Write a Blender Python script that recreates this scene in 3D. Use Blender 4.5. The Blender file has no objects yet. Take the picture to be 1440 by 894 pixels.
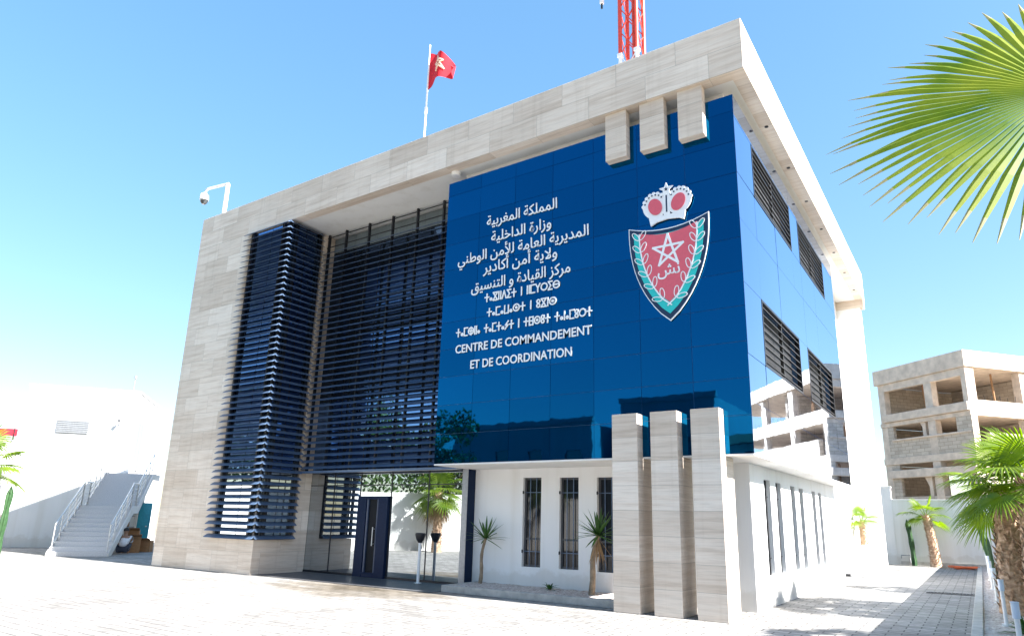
import bpy, bmesh, math, random
from mathutils import Vector, Matrix
random.seed(7)
SC = bpy.context.scene
COL = SC.collection
PI = math.pi
R = math.radians

# ------------------------------------------------------------------ camera
cam = bpy.data.cameras.new('camera')
co = bpy.data.objects.new('camera', cam); COL.objects.link(co)
_yaw, _pit, _rol = -0.5816, 0.2503, 0.0213
_F = Vector((math.sin(_yaw)*math.cos(_pit), math.cos(_yaw)*math.cos(_pit), math.sin(_pit)))
_r = Vector((math.cos(_yaw), -math.sin(_yaw), 0)); _u = _r.cross(_F)
_R = math.cos(_rol)*_r + math.sin(_rol)*_u
_U = -math.sin(_rol)*_r + math.cos(_rol)*_u
M = Matrix.Identity(4)
for i in range(3):
    M[i][0] = _R[i]; M[i][1] = _U[i]; M[i][2] = -_F[i]
M.translation = (2.9438, -12.1453, 1.65)
co.matrix_world = M
cam.sensor_width = 36; cam.lens = 944.6558/1440*36
cam.shift_x = -24.626/1440; cam.shift_y = 40.9934/1440
cam.clip_end = 3000; cam.clip_start = 0.05
SC.camera = co

# ------------------------------------------------------------------ sky, sun, exposure
world = bpy.data.worlds.new("World"); SC.world = world; world.use_nodes = True
nt = world.node_tree; bg = nt.nodes['Background']
sky = nt.nodes.new('ShaderNodeTexSky'); sky.sky_type = 'NISHITA'; sky.sun_disc = False
sky.sun_elevation = R(37); sky.sun_rotation = R(90)
sky.air_density = 1.0; sky.dust_density = 0.7; sky.ozone_density = 1.0
hs = nt.nodes.new('ShaderNodeHueSaturation'); hs.inputs['Saturation'].default_value = 1.8
hs.inputs['Hue'].default_value = 0.499
gm = nt.nodes.new('ShaderNodeGamma'); gm.inputs['Gamma'].default_value = .52
nt.links.new(sky.outputs[0], gm.inputs['Color']); nt.links.new(gm.outputs[0], hs.inputs['Color']); nt.links.new(hs.outputs[0], bg.inputs[0])
bg.inputs[1].default_value = 0.119
sl = bpy.data.lights.new('sun', 'SUN'); sl.energy = 4.4; sl.angle = R(0.5); sl.color = (1, .968, .925)
so = bpy.data.objects.new('sun', sl); COL.objects.link(so)
SUN = Vector((math.cos(R(37)), 0.004, math.sin(R(37)))).normalized()
so.rotation_euler = SUN.to_track_quat('Z', 'Y').to_euler(); so.location = (40, 0, 40)
SC.view_settings.view_transform = 'Standard'; SC.view_settings.look = 'None'
SC.view_settings.gamma = 1; SC.view_settings.use_curve_mapping = False
SC.view_settings.exposure = 2.4
SC.cycles.max_bounces = 8; SC.cycles.glossy_bounces = 4; SC.cycles.transparent_max_bounces = 8

# ------------------------------------------------------------------ materials
class N:
    def __init__(s, name):
        s.m = bpy.data.materials.new(name); s.m.use_nodes = True
        s.t = s.m.node_tree; s.b = s.t.nodes['Principled BSDF']
    def n(s, ty, **kw):
        x = s.t.nodes.new(ty)
        for k, v in kw.items():
            if k.startswith('_'): setattr(x, k[1:], v)
            else: x.inputs[k.replace('__', ' ')].default_value = v
        return x
    def l(s, a, b): s.t.links.new(a, b)
    def uv(s): return s.n('ShaderNodeUVMap').outputs[0]
    def noise(s, vec, scale, detail=4, stretch=None, rough=.55):
        if stretch:
            mp = s.n('ShaderNodeMapping'); mp.inputs['Scale'].default_value = stretch
            s.l(vec, mp.inputs[0]); vec = mp.outputs[0]
        x = s.n('ShaderNodeTexNoise', Scale=scale, Detail=detail, Roughness=rough); s.l(vec, x.inputs['Vector'])
        return x.outputs[0]
    def ramp(s, fac, *stops):
        x = s.n('ShaderNodeValToRGB'); e = x.color_ramp.elements
        while len(e) < len(stops): e.new(.5)
        for el, (p, c) in zip(e, stops):
            el.position = p; el.color = (*c, 1) if len(c) == 3 else c
        s.l(fac, x.inputs[0]); return x.outputs[0]
    def mix(s, mode, fac, a, b):
        x = s.n('ShaderNodeMix', _data_type='RGBA', _blend_type=mode)
        for sock, v in ((x.inputs[0], fac), (x.inputs[6], a), (x.inputs[7], b)):
            if isinstance(v, (int, float)): sock.default_value = v
            elif isinstance(v, tuple): sock.default_value = (*v, 1) if len(v) == 3 else v
            else: s.l(v, sock)
        return x.outputs[2]
    def bump(s, h, st=.2, d=.02):
        x = s.n('ShaderNodeBump', Strength=st, Distance=d); s.l(h, x.inputs['Height']); s.l(x.outputs[0], s.b.inputs['Normal'])
    def set(s, color=None, rough=None, metal=None, spec=None, ior=None):
        for k, v in (('Base Color', color), ('Roughness', rough), ('Metallic', metal), ('Specular IOR Level', spec), ('IOR', ior)):
            if v is None: continue
            if isinstance(v, (int, float)): s.b.inputs[k].default_value = v
            elif isinstance(v, tuple): s.b.inputs[k].default_value = (*v, 1)
            else: s.l(v, s.b.inputs[k])
        return s.m

def g3(v): return (v, v, v)

def stone(name, bw, rh, off=.5, warm=1.0):
    n = N(name); uv = n.uv()
    br = n.n('ShaderNodeTexBrick', _offset=off, Scale=1.0, Brick__Width=bw, Row__Height=rh, Mortar__Size=.0035, Mortar__Smooth=.2, Bias=0.0)
    br.inputs['Color1'].default_value = (.86, .825, .79, 1); br.inputs['Color2'].default_value = (*g3(1.08), 1); br.inputs['Mortar'].default_value = (*g3(.5), 1)
    n.l(uv, br.inputs['Vector'])
    # veins shift from slab to slab
    off_ = n.n('ShaderNodeVectorMath', _operation='MULTIPLY_ADD'); n.l(br.outputs['Color'], off_.inputs[0]); off_.inputs[1].default_value = (37, 23, 11); n.l(uv, off_.inputs[2])
    v = n.noise(off_.outputs[0], 1.0, 6, (.55, 9, 1), .62)
    v2 = n.noise(off_.outputs[0], 1.0, 3, (2.2, 38, 1), .6)
    c = n.ramp(v, (.28, (.55*warm, .455, .37)), (.47, (.69*warm, .60, .515)), (.6, (.74*warm, .665, .585)), (.75, (.60*warm, .51, .425)))
    c = n.mix('MULTIPLY', .35, c, n.ramp(v2, (.3, g3(.72)), (.55, g3(1.05))))
    cl = n.noise(uv, .6, 2)
    c = n.mix('MULTIPLY', .6, c, n.ramp(cl, (.3, g3(.86)), (.7, g3(1.06))))
    rn = n.noise(uv, 1.0, 4, (5.5, .22, 1), .6)
    c = n.mix('MULTIPLY', .3, c, n.ramp(rn, (.32, (.78, .75, .71)), (.46, g3(1))))
    c = n.mix('MULTIPLY', 1.0, c, br.outputs['Color'])
    n.bump(br.outputs['Fac'], .35, -.006)
    return n.set(c, .55, spec=.35)

def plaster(name, base=.8, tint=(1, 1, 1), dirt=.1):
    n = N(name); tc = n.n('ShaderNodeTexCoord').outputs['Object']
    a = n.noise(tc, .5, 5, (1, 1, .35)); b = n.noise(tc, 60, 2)
    c = n.ramp(a, (.3, tuple(base*(1-dirt)*t for t in tint)), (.62, tuple(base*t for t in tint)))
    # rain runs and splash dirt: vertical smears, and a ragged band low on the wall
    c = n.mix('MULTIPLY', .5, c, n.ramp(n.noise(tc, 1.0, 4, (2.6, 2.6, .12)), (.30, (.86, .84, .80)), (.5, g3(1))))
    sp = n.n('ShaderNodeSeparateXYZ'); n.l(tc, sp.inputs[0]); ma = n.n('ShaderNodeMath', _operation='MULTIPLY_ADD'); n.l(n.noise(tc, 3.0, 5), ma.inputs[0]); ma.inputs[1].default_value = -.75; n.l(sp.outputs['Z'], ma.inputs[2])
    c = n.mix('MULTIPLY', .4, c, n.ramp(ma.outputs[0], (.0, (.74, .69, .62)), (.12, g3(1))))
    n.bump(b, .12, .004)
    return n.set(c, .75, spec=.25)

def plain(name, color, rough=.5, metal=0, spec=.5, var=.12, scale=14):
    n = N(name); tc = n.n('ShaderNodeTexCoord').outputs['Object']
    a = n.noise(tc, scale, 4)
    c = n.ramp(a, (.3, tuple(x*(1-var) for x in color)), (.7, tuple(min(1, x*(1+var)) for x in color)))
    return n.set(c, rough, metal, spec)

M_FASCIA = stone('travertine_fascia', 1.42, .5893)
M_LEG = stone('travertine_cladding', 1.28, .5893)
M_PILLAR = stone('travertine_courses', 7.0, .464, 0.0)
M_WHITE = plaster('white_plaster', .80)
M_WHITE2 = plaster('white_boundary_plaster', .78, (1, .99, .97), .12)
M_SOFFIT = plaster('white_soffit', .74, (1, .99, .96), .05)
M_LOUVRE = plain('dark_louvre_metal', (.085, .135, .225), .36, .15, .6, .1, 3)
M_POST = plain('black_metal', (.018, .02, .026), .4, .3)
M_FRAME = plain('navy_door_frame', (.007, .018, .05), .45, 0, .12)
M_GREY = plain('grey_metal', (.30, .31, .33), .35, .4)
M_SOFFREFL = plain('soffit_reflection_grey', (.17, .205, .225), .4, .2)
M_SLITF = plain('dark_grey_frame', (.06, .063, .07), .5, .1)
M_SLAT = plain('window_slat_metal', (.036, .034, .033), .5, .1)
M_RAIL = plain('steel_rail', (.62, .63, .64), .3, .6)
M_WMETAL = plain('white_painted_metal', (.80, .80, .80), .35, 0, .5, .05)
M_LETTER = plain('white_letter_acrylic', (.82, .83, .85), .4, 0, .4, .03)
M_RED = plain('mast_red_paint', (.62, .06, .035), .45, 0, .4, .15)
M_EMRED = plain('emblem_red', (.68, .105, .14), .35, 0, .5, .05)
M_TEAL = plain('emblem_teal', (.02, .50, .48), .35, 0, .5, .05)
M_NAVY = plain('emblem_navy', (.006, .02, .06), .3, 0, .5, .05)
M_FLAG = plain('red_flag_cloth', (.60, .025, .04), .8, 0, .2, .12, 5)
M_FLAGSTAR = plain('flag_star_cloth', (.75, .52, .40), .8, 0, .2)
M_CONC = plain('concrete_kerb', (.42, .40, .37), .85, 0, .2, .2, 6)
M_RAWC = plain('raw_concrete', (.60, .51, .425), .9, 0, .15, .18, 2.5)
M_CARD = plain('cardboard', (.33, .19, .10), .85, 0, .2, .15, 8)
M_TEALD = plain('teal_door_paint', (.02, .30, .42), .4, 0, .5)
M_ORANGE = plain('orange_plastic', (.75, .16, .06), .6, 0, .4)
M_CAP = plain('frosted_lamp_cap', (.62, .70, .80), .25, 0, .5, .04)
M_TRUNK_Y = plain('yucca_stem', (.26, .20, .14), .9, 0, .1, .3, 12)
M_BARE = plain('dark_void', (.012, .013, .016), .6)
M_SKIN = plain('skin', (.30, .17, .11), .6)
M_SHIRT = plain('white_shirt', (.72, .74, .78), .85)
M_TROUS = plain('dark_trousers', (.05, .06, .09), .85)
M_HAIR = plain('black_hair', (.012, .01, .01), .6)
M_ROOF = plain('roof_felt', (.45, .44, .42), .9)

# rear-painted blue glass panels
def blue_glass(name, k):
    q = lambda c: tuple(v*k for v in c)
    n = N(name)
    lw = n.n('ShaderNodeLayerWeight', Blend=.5)
    gc = n.ramp(lw.outputs['Facing'], (.0, q((.004, .135, .325))), (.42, q((.005, .17, .395))), (.80, (.66, .78, .98)))
    gf = n.ramp(lw.outputs['Facing'], (.0, g3(.50)), (.42, g3(.54)), (.82, g3(.95)))
    tc = n.n('ShaderNodeTexCoord').outputs['Object']
    df = n.n('ShaderNodeBsdfDiffuse'); n.l(n.ramp(n.noise(tc, .35, 2), (.3, (.0002, .004, .02)), (.7, (.0003, .005, .026))), df.inputs[0])
    gl = n.n('ShaderNodeBsdfGlossy', Roughness=.02); n.l(gc, gl.inputs[0])
    bp = n.n('ShaderNodeBump', Strength=.09, Distance=.02); n.l(n.noise(tc, 1.1, 3), bp.inputs['Height']); n.l(bp.outputs[0], gl.inputs['Normal'])
    mx = n.n('ShaderNodeMixShader'); n.l(gf, mx.inputs[0]); n.l(df.outputs[0], mx.inputs[1]); n.l(gl.outputs[0], mx.inputs[2])
    n.l(mx.outputs[0], n.t.nodes['Material Output'].inputs[0]); return n.m
M_BLUE, M_BLUE2, M_BLUE3 = blue_glass('blue_glass', 1.0), blue_glass('blue_glass_pale', 1.09), blue_glass('blue_glass_deep', .91)
M_BFRAME = plain('blue_joint_metal', (.07, .15, .30), .4)
# reflective solar glass: nearly clear mirror at the entrance, deep blue tint on the upper floors
def solar(name, tint, lo):
    n = N(name)
    gl = n.n('ShaderNodeBsdfGlossy', Color=(*tint, 1), Roughness=.006)
    df = n.n('ShaderNodeBsdfDiffuse', Color=(.02, .026, .034, 1))
    fr = n.n('ShaderNodeFresnel', IOR=3.2); ad = n.n('ShaderNodeMath', _operation='MULTIPLY_ADD'); n.l(fr.outputs[0], ad.inputs[0]); ad.inputs[1].default_value = .62; ad.inputs[2].default_value = lo
    tc = n.n('ShaderNodeTexCoord').outputs['Object']
    bp = n.n('ShaderNodeBump', Strength=.05, Distance=.02); n.l(n.noise(tc, .8, 2), bp.inputs['Height']); n.l(bp.outputs[0], gl.inputs['Normal'])
    mx = n.n('ShaderNodeMixShader'); n.l(ad.outputs[0], mx.inputs[0]); n.l(df.outputs[0], mx.inputs[1]); n.l(gl.outputs[0], mx.inputs[2])
    n.l(mx.outputs[0], n.t.nodes['Material Output'].inputs[0]); return n.m
M_MIRROR = solar('mirror_glass', (.80, .86, .90), .38)
M_DARKT = solar('dark_spandrel_reflection_glass', (.06, .10, .19), .25)
M_TINTED = solar('tinted_glass', (.27, .46, .82), .42)
n = N('dark_window_glass'); n.b.inputs['Specular IOR Level'].default_value = .5
n2 = N('plain_window_glass'); M_PANE = n2.set((.010, .013, .018), .03, ior=1.45); n3 = N('dusty_dark_glass'); M_DUSTY = n3.set((.012, .014, .018), .5, spec=.1)
M_GLASS = n.set((.012, .018, .024), .03, ior=2.1)

# pavers
n = N('courtyard_pavers'); uv = n.uv()
br = n.n('ShaderNodeTexBrick', _offset=.5, Scale=1.0, Brick__Width=.42, Row__Height=.21, Mortar__Size=.012, Mortar__Smooth=.3, Bias=0.0)
br.inputs['Color1'].default_value = (*g3(.72), 1); br.inputs['Color2'].default_value = (*g3(1.1), 1); br.inputs['Mortar'].default_value = (*g3(.28), 1)
n.l(uv, br.inputs['Vector'])
c = n.ramp(n.noise(uv, .22, 6, rough=.6), (.3, (.25, .24, .225)), (.65, (.385, .37, .35)))
c = n.mix('MULTIPLY', .8, c, n.ramp(n.noise(uv, 7, 4), (.3, g3(.72)), (.65, g3(1.06))))
c = n.mix('MULTIPLY', 1, c, br.outputs['Color'])
# dried muddy water in front of the entrance, an irregular blot
ds = n.n('ShaderNodeVectorMath', _operation='DISTANCE'); mp = n.n('ShaderNodeMapping'); mp.inputs['Scale'].default_value = (.30, .62, 1)
n.l(uv, mp.inputs[0]); n.l(mp.outputs[0], ds.inputs[0]); ds.inputs[1].default_value = (-9.2*.30, -.5*.62, 0)
am = n.n('ShaderNodeMath', _operation='MULTIPLY_ADD'); n.l(n.noise(uv, .9, 6, (.6, 1.6, 1), .65), am.inputs[0]); am.inputs[1].default_value = 2.2; n.l(ds.outputs['Value'], am.inputs[2])
st = n.ramp(am.outputs[0], (.0, (.50, .45, .37)), (.62, (.58, .53, .45)), (.75, g3(1)))
am2 = n.n('ShaderNodeMath', _operation='MULTIPLY'); n.l(am.outputs[0], am2.inputs[0]); am2.inputs[1].default_value = .36
st = n.ramp(am2.outputs[0], (.42, (.40, .35, .28)), (.60, (.70, .65, .58)), (.74, g3(1)))
c = n.mix('MULTIPLY', 1, c, st)
n.bump(br.outputs['Fac'], .3, -.006)
M_PAVE = n.set(c, .85, spec=.2)
# earth and asphalt
n = N('earth'); tc = n.n('ShaderNodeTexCoord').outputs['Object']
M_EARTH = n.set(n.ramp(n.noise(tc, .15, 8), (.3, (.22, .18, .13)), (.7, (.34, .29, .22))), .95, spec=.1)
n = N('asphalt'); tc = n.n('ShaderNodeTexCoord').outputs['Object']
M_ASPH = n.set(n.ramp(n.noise(tc, 3, 8), (.3, g3(.05)), (.7, g3(.09))), .9, spec=.2)
n = N('gravel'); tc = n.n('ShaderNodeTexCoord').outputs['Object']
vo = n.n('ShaderNodeTexVoronoi', Scale=26.0); n.l(tc, vo.inputs['Vector'])
c = n.ramp(vo.outputs['Color'], (.1, (.36, .28, .24)), (.5, (.55, .47, .43)), (.9, (.68, .62, .58)))
n.bump(vo.outputs['Distance'], .8, -.03); M_GRAVEL = n.set(c, .9, spec=.15)
# block masonry
n = N('block_masonry'); uv = n.uv()
br = n.n('ShaderNodeTexBrick', _offset=.5, Scale=1.0, Brick__Width=.4, Row__Height=.2, Mortar__Size=.014, Bias=0.0)
br.inputs['Color1'].default_value = (.46, .40, .335, 1); br.inputs['Color2'].default_value = (.57, .505, .425, 1); br.inputs['Mortar'].default_value = (.38, .325, .27, 1)
n.l(uv, br.inputs['Vector'])
M_BLOCK = n.set(n.mix('MULTIPLY', .8, br.outputs['Color'], n.ramp(n.noise(uv, 2.5, 5), (.3, g3(.8)), (.7, g3(1.08)))), .95, spec=.1)
n.bump(br.outputs['Fac'], .6, -.01)
# granite treads
n = N('grey_granite'); uv = n.uv()
M_GRAN = n.set(n.ramp(n.noise(uv, 40, 4), (.3, (.46, .46, .475)), (.7, (.64, .64, .66))), .5, spec=.4)
# palm trunk
n = N('palm_trunk'); tc = n.n('ShaderNodeTexCoord').outputs['Object']
M_TRUNK = n.set(n.ramp(n.noise(tc, 9, 6, (1, 1, 2.2)), (.25, (.22, .13, .08)), (.5, (.50, .34, .23)), (.72, (.70, .53, .39))), .95, spec=.1)

def leaf(name, c1, c2, trans=.45):
    n = N(name); tc = n.n('ShaderNodeTexCoord').outputs['Object']
    c = n.ramp(n.noise(tc, 2.2, 4), (.32, c1), (.68, c2))
    n.set(c, .42, spec=.4)
    tr = n.n('ShaderNodeBsdfTranslucent'); hh = n.n('ShaderNodeHueSaturation', Value=1.5, Saturation=1.1); n.l(c, hh.inputs['Color']); n.l(hh.outputs[0], tr.inputs[0])
    mx = n.n('ShaderNodeMixShader', Fac=trans); n.l(n.b.outputs[0], mx.inputs[1]); n.l(tr.outputs[0], mx.inputs[2])
    n.l(mx.outputs[0], n.t.nodes['Material Output'].inputs[0]); return n.m
M_PALM = leaf('palm_leaf', (.085, .16, .013), (.20, .27, .028), .5)
M_PALMN = leaf('bright_palm_leaf', (.10, .19, .012), (.30, .34, .04), .5)
M_PALMY = leaf('palm_leaf_tip', (.26, .25, .10), (.42, .38, .20))
M_PALMD = leaf('palm_dead_leaf', (.22, .13, .06), (.36, .24, .12), .25)
M_YUCCA = leaf('yucca_leaf', (.03, .085, .02), (.07, .15, .035), .25)
M_CACTUS = plain('cactus_skin', (.030, .075, .028), .6, 0, .3, .3, 9)
M_BUSH = leaf('bush_leaf', (.02, .055, .012), (.06, .12, .02), .3)
M_TILE = plain('clay_roof_tile', (.32, .13, .08), .85, 0, .2, .25, 7)

# ------------------------------------------------------------------ mesh helpers
class MB:
    """collects faces with a material slot, builds one mesh object with box-projected UVs in metres"""
    def __init__(s): s.v = []; s.f = []; s.mi = []; s.sm = []
    def face(s, pts, m=0, smooth=False):
        k = len(s.v); s.v += [tuple(p) for p in pts]; s.f.append(tuple(range(k, k+len(pts)))); s.mi.append(m); s.sm.append(smooth); return s
    def grid(s, rows, m=0, closed=False, smooth=True):
        k = len(s.v); w = len(rows[0])
        for r in rows: s.v += [tuple(p) for p in r]
        for i in range(len(rows)-1):
            for j in range(w if closed else w-1):
                j2 = (j+1) % w
                s.f.append((k+i*w+j, k+i*w+j2, k+(i+1)*w+j2, k+(i+1)*w+j)); s.mi.append(m); s.sm.append(smooth)
        return s
    def hexa(s, p, m=0):
        k = len(s.v); s.v += [tuple(q) for q in p]
        for f in ((0,3,2,1),(4,5,6,7),(0,1,5,4),(1,2,6,5),(2,3,7,6),(3,0,4,7)):
            s.f.append(tuple(k+i for i in f)); s.mi.append(m); s.sm.append(False)
        return s
    def box(s, x0, x1, y0, y1, z0, z1, m=0):
        return s.hexa([(x0,y0,z0),(x1,y0,z0),(x1,y1,z0),(x0,y1,z0),(x0,y0,z1),(x1,y0,z1),(x1,y1,z1),(x0,y1,z1)], m)
    def obox(s, o, a, b, c, m=0):
        """box from corner o with edge vectors a, b, c"""
        o, a, b, c = map(Vector, (o, a, b, c))
        return s.hexa([o, o+a, o+a+b, o+b, o+c, o+a+c, o+a+b+c, o+b+c], m)
    def tube(s, pts, r, n=8, m=0, cap=True, smooth=True):
        pts = [Vector(p) for p in pts]; rr = r if isinstance(r, (list, tuple)) else [r]*len(pts); rows = []
        for i, p in enumerate(pts):
            d = (pts[min(i+1, len(pts)-1)]-pts[max(i-1, 0)]).normalized()
            a = d.orthogonal() if abs(d.z) > .9 else d.cross(Vector((0,0,1)))
            if abs(d.z) > .9: a = Vector((1,0,0)) - d*d.x
            a.normalize(); b = d.cross(a)
            rows.append([p+rr[i]*(math.cos(2*PI*k/n)*a+math.sin(2*PI*k/n)*b) for k in range(n)])
        s.grid(rows, m, True, smooth)
        if cap: s.face(rows[0][::-1], m); s.face(rows[-1], m)
        return s
    def prism(s, poly, origin, ax, ay, n, depth, m=0):
        """extrude 2-D polygon (ccw seen against n) from origin along n by depth"""
        o, ax, ay, n = map(Vector, (origin, ax, ay, n))
        a = [o+ax*p[0]+ay*p[1] for p in poly]; b = [p+n*depth for p in a]
        s.face(b, m); s.face(a[::-1], m)
        for i in range(len(a)):
            j = (i+1) % len(a); s.face([a[i], a[j], b[j], b[i]], m)
        return s
    def build(s, name, mats, parent=None, bevel=0, weld=False):
        me = bpy.data.meshes.new(name); me.from_pydata(s.v, [], s.f)
        for mm in (mats if isinstance(mats, (list, tuple)) else [mats]): me.materials.append(mm)
        me.polygons.foreach_set('material_index', s.mi); me.polygons.foreach_set('use_smooth', s.sm)
        if weld:
            bm = bmesh.new(); bm.from_mesh(me); bmesh.ops.remove_doubles(bm, verts=bm.verts, dist=1e-5); bm.to_mesh(me); bm.free()
        uvl = me.uv_layers.new(name='UVMap')
        me.update()
        co_ = me.vertices
        for p in me.polygons:
            nx, ny, nz = map(abs, p.normal)
            for li in p.loop_indices:
                v = co_[me.loops[li].vertex_index].co
                if nz >= nx and nz >= ny: uvl.data[li].uv = (v.x, v.y)
                elif nx > ny: uvl.data[li].uv = (v.y + .37, v.z)
                else: uvl.data[li].uv = (v.x, v.z)
        o = bpy.data.objects.new(name, me); COL.objects.link(o)
        if parent is not None: o.parent = parent
        if bevel:
            b = o.modifiers.new('bevel', 'BEVEL'); b.width = bevel; b.segments = 2; b.limit_method = 'ANGLE'
        return o

def tag(o, label, cat, group=None):
    o['label'] = label; o['category'] = cat
    if group: o['group'] = group
    return o
def thing(name, label, cat, loc=(0,0,0), rz=0, group=None):
    o = bpy.data.objects.new(name, None); COL.objects.link(o); o.location = loc; o.rotation_euler = (0,0,rz)
    o.empty_display_size = .2
    return tag(o, label, cat, group)
def struct(o, kind='structure'): o['kind'] = kind; return o
def copy_tree(o, parent=None):
    c = o.copy(); COL.objects.link(c); c.parent = parent
    for ch in list(o.children): copy_tree(ch, c)
    return c

def wall_open(mb, u0, u1, z0, z1, ops, P, depth, m=0, mr=None):
    """wall sheet in (u,z) with openings and reveals; P(u,z,d) -> point, d = depth behind the face"""
    mr = m if mr is None else mr
    us = sorted({u0, u1, *[a for o in ops for a in o[:2]]}); zs = sorted({z0, z1, *[a for o in ops for a in o[2:]]})
    for i in range(len(us)-1):
        for j in range(len(zs)-1):
            uc, zc = (us[i]+us[i+1])/2, (zs[j]+zs[j+1])/2
            if any(o[0] < uc < o[1] and o[2] < zc < o[3] for o in ops): continue
            mb.face([P(us[i],zs[j],0), P(us[i+1],zs[j],0), P(us[i+1],zs[j+1],0), P(us[i],zs[j+1],0)], m)
    for a, b, c, d in ops:
        mb.face([P(a,c,0), P(b,c,0), P(b,c,depth), P(a,c,depth)], mr); mb.face([P(a,d,0), P(a,d,depth), P(b,d,depth), P(b,d,0)], mr)
        mb.face([P(a,c,0), P(a,c,depth), P(a,d,depth), P(a,d,0)], mr); mb.face([P(b,c,0), P(b,d,0), P(b,d,depth), P(b,c,depth)], mr)

# ================================================================== SETTING
b = MB(); b.face([(-1500,-1500,-.012),(1500,-1500,-.012),(1500,1500,-.012),(-1500,1500,-.012)]); struct(b.build('ground', M_EARTH))
b = MB(); b.face([(-46,-14.0,0),(2.62,-14.0,0),(2.62,23.9,0),(-46,23.9,0)]); struct(b.build('courtyard_paving', M_PAVE))
b = MB(); b.face([(-120,-24,-.006),(80,-24,-.006),(80,-15.2,-.006),(-120,-15.2,-.006)]); struct(b.build('street', M_ASPH))
b = MB()
y = -13.0
while y < 23.5:
    b.box(2.62, 2.78, y, y+.985, -.05, .11); y += 1.0
struct(b.build('kerb', M_CONC, bevel=.012))
b = MB()
gx, gy = 8, 120
b.grid([[(2.78+(5.1-2.78)*i/gx, -13+36.9*j/gy, .06+.02*math.sin(j*1.7+i)+random.uniform(-.012,.012)) for i in range(gx+1)] for j in range(gy+1)])
struct(b.build('gravel_bed', M_GRAVEL))

b = MB(); b.box(-14.05, -7.62, .03, 1.79, -.02, .014); struct(b.build('entrance_floor', plain('dark_floor_slab', (.085, .085, .09), .45, 0, .4, .25, 5)))  # thin slab, darker than the pavers around it
# ================================================================== THE BUILDING
XL, XC, H, T, YB = -19.139, -14.109, 11.787, 1.183, 17.352
ZS = H - T            # underside of the roof slab
BX0, BX1, BY, BYB, BZ = -7.90, -.33, .28, 11.43, 2.885
BT = 10.27            # top of the blue box, a hand below the soffit
GY, WY, WX = 1.80, 1.80, -.85
bld = thing('office_building', 'large three storey travertine and blue glass building with a white crest and lettering', 'building', (0,0,0))

b = MB()
b.box(XL, 0, 0, YB, ZS, H)                                # roof slab with deep fascia
b.build('roof_slab', M_FASCIA, bld, bevel=.008)
b = MB(); b.box(XL+.3, -.3, .3, YB-.3, H+.001, H+.02); b.build('roof_covering', M_ROOF, bld)
b = MB()
b.box(XL, -16.1, 0, YB, 0, ZS-.002)                       # outer leg and side wall
b.box(-16.1, XC, 0, 1.8, 0, .93)                          # plinth under the corner louvres
b.box(-16.1, XC, 1.32, 1.8, .93, ZS-.002)                 # strip behind the side louvres
b.build('stone_leg', M_LEG, bld)
b = MB(); b.box(-1.05, -.15, 16.98, YB, 0, ZS-.35); b.box(-1.05, -.01, 16.985, YB-.01, ZS-.35, ZS-.002, 1)
b.build('rear_leg', [M_WHITE, M_LEG], bld)
b = MB(); b.face([(XC+.01,.30,ZS-.005),(XC+.01,1.9,ZS-.005),(-.30,1.9,ZS-.005),(-.30,.30,ZS-.005)]); b.face([(-1.2,1.9,ZS-.005),(-1.2,16.9,ZS-.005),(-.30,16.9,ZS-.005),(-.30,1.9,ZS-.005)])
b.box(-7.6, -.62, .62, BYB-.3, BT-.02, ZS-.006)
b.build('soffit', M_SOFFIT, bld)
for yy in (2.4, 4.6, 6.8, 9.0, 11.2, 13.4, 15.6):
    b = MB(); b.tube([(-.15, yy, ZS-.012), (-.15, yy, ZS+.01)], .045, 12); b.build('downlight', M_POST, bld)
b = MB(); b.tube([(-7.75,.36,ZS-.10),(-7.75,.36,ZS)], [.12,.13], 16); b.build('soffit_lamp', M_WMETAL, bld)
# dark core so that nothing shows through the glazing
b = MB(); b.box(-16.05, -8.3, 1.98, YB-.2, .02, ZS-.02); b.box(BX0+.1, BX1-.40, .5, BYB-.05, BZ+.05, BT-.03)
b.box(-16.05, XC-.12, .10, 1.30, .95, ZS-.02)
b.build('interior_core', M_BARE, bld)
b = MB(); b.box(-16.2, -1.05, BYB+.02, YB-.05, 0, ZS-.01); b.build('rear_wall', M_WHITE, bld)

# corner bay glazing (behind the wrap-around louvres)
b = MB()
def glazing(mb, us, zs, P, tilt=.0015, zlow=2.95):
    for i in range(len(us)-1):
        for j in range(len(zs)-1):
            t = [random.uniform(-tilt, tilt) for _ in range(3)]
            mb.face([P(us[i]+.012, zs[j]+.012, t[0]), P(us[i+1]-.012, zs[j]+.012, t[0]+t[1]), P(us[i+1]-.012, zs[j+1]-.012, t[0]+t[1]+t[2]), P(us[i]+.012, zs[j+1]-.012, t[0]+t[2])], 0 if zs[j+1] < zlow else 1)
glazing(b, [-16.08,-15.1,-14.2], [.94,2.9,4.6,6.5,8.4,ZS-.02], lambda u,z,d: (u, .085+d, z))
glazing(b, [.12,.7,1.3], [.94,2.9,4.6,6.5,8.4,ZS-.02], lambda u,z,d: (XC-.10-d, u, z))
b.build('corner_glazing', [M_MIRROR, M_TINTED], bld)

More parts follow.
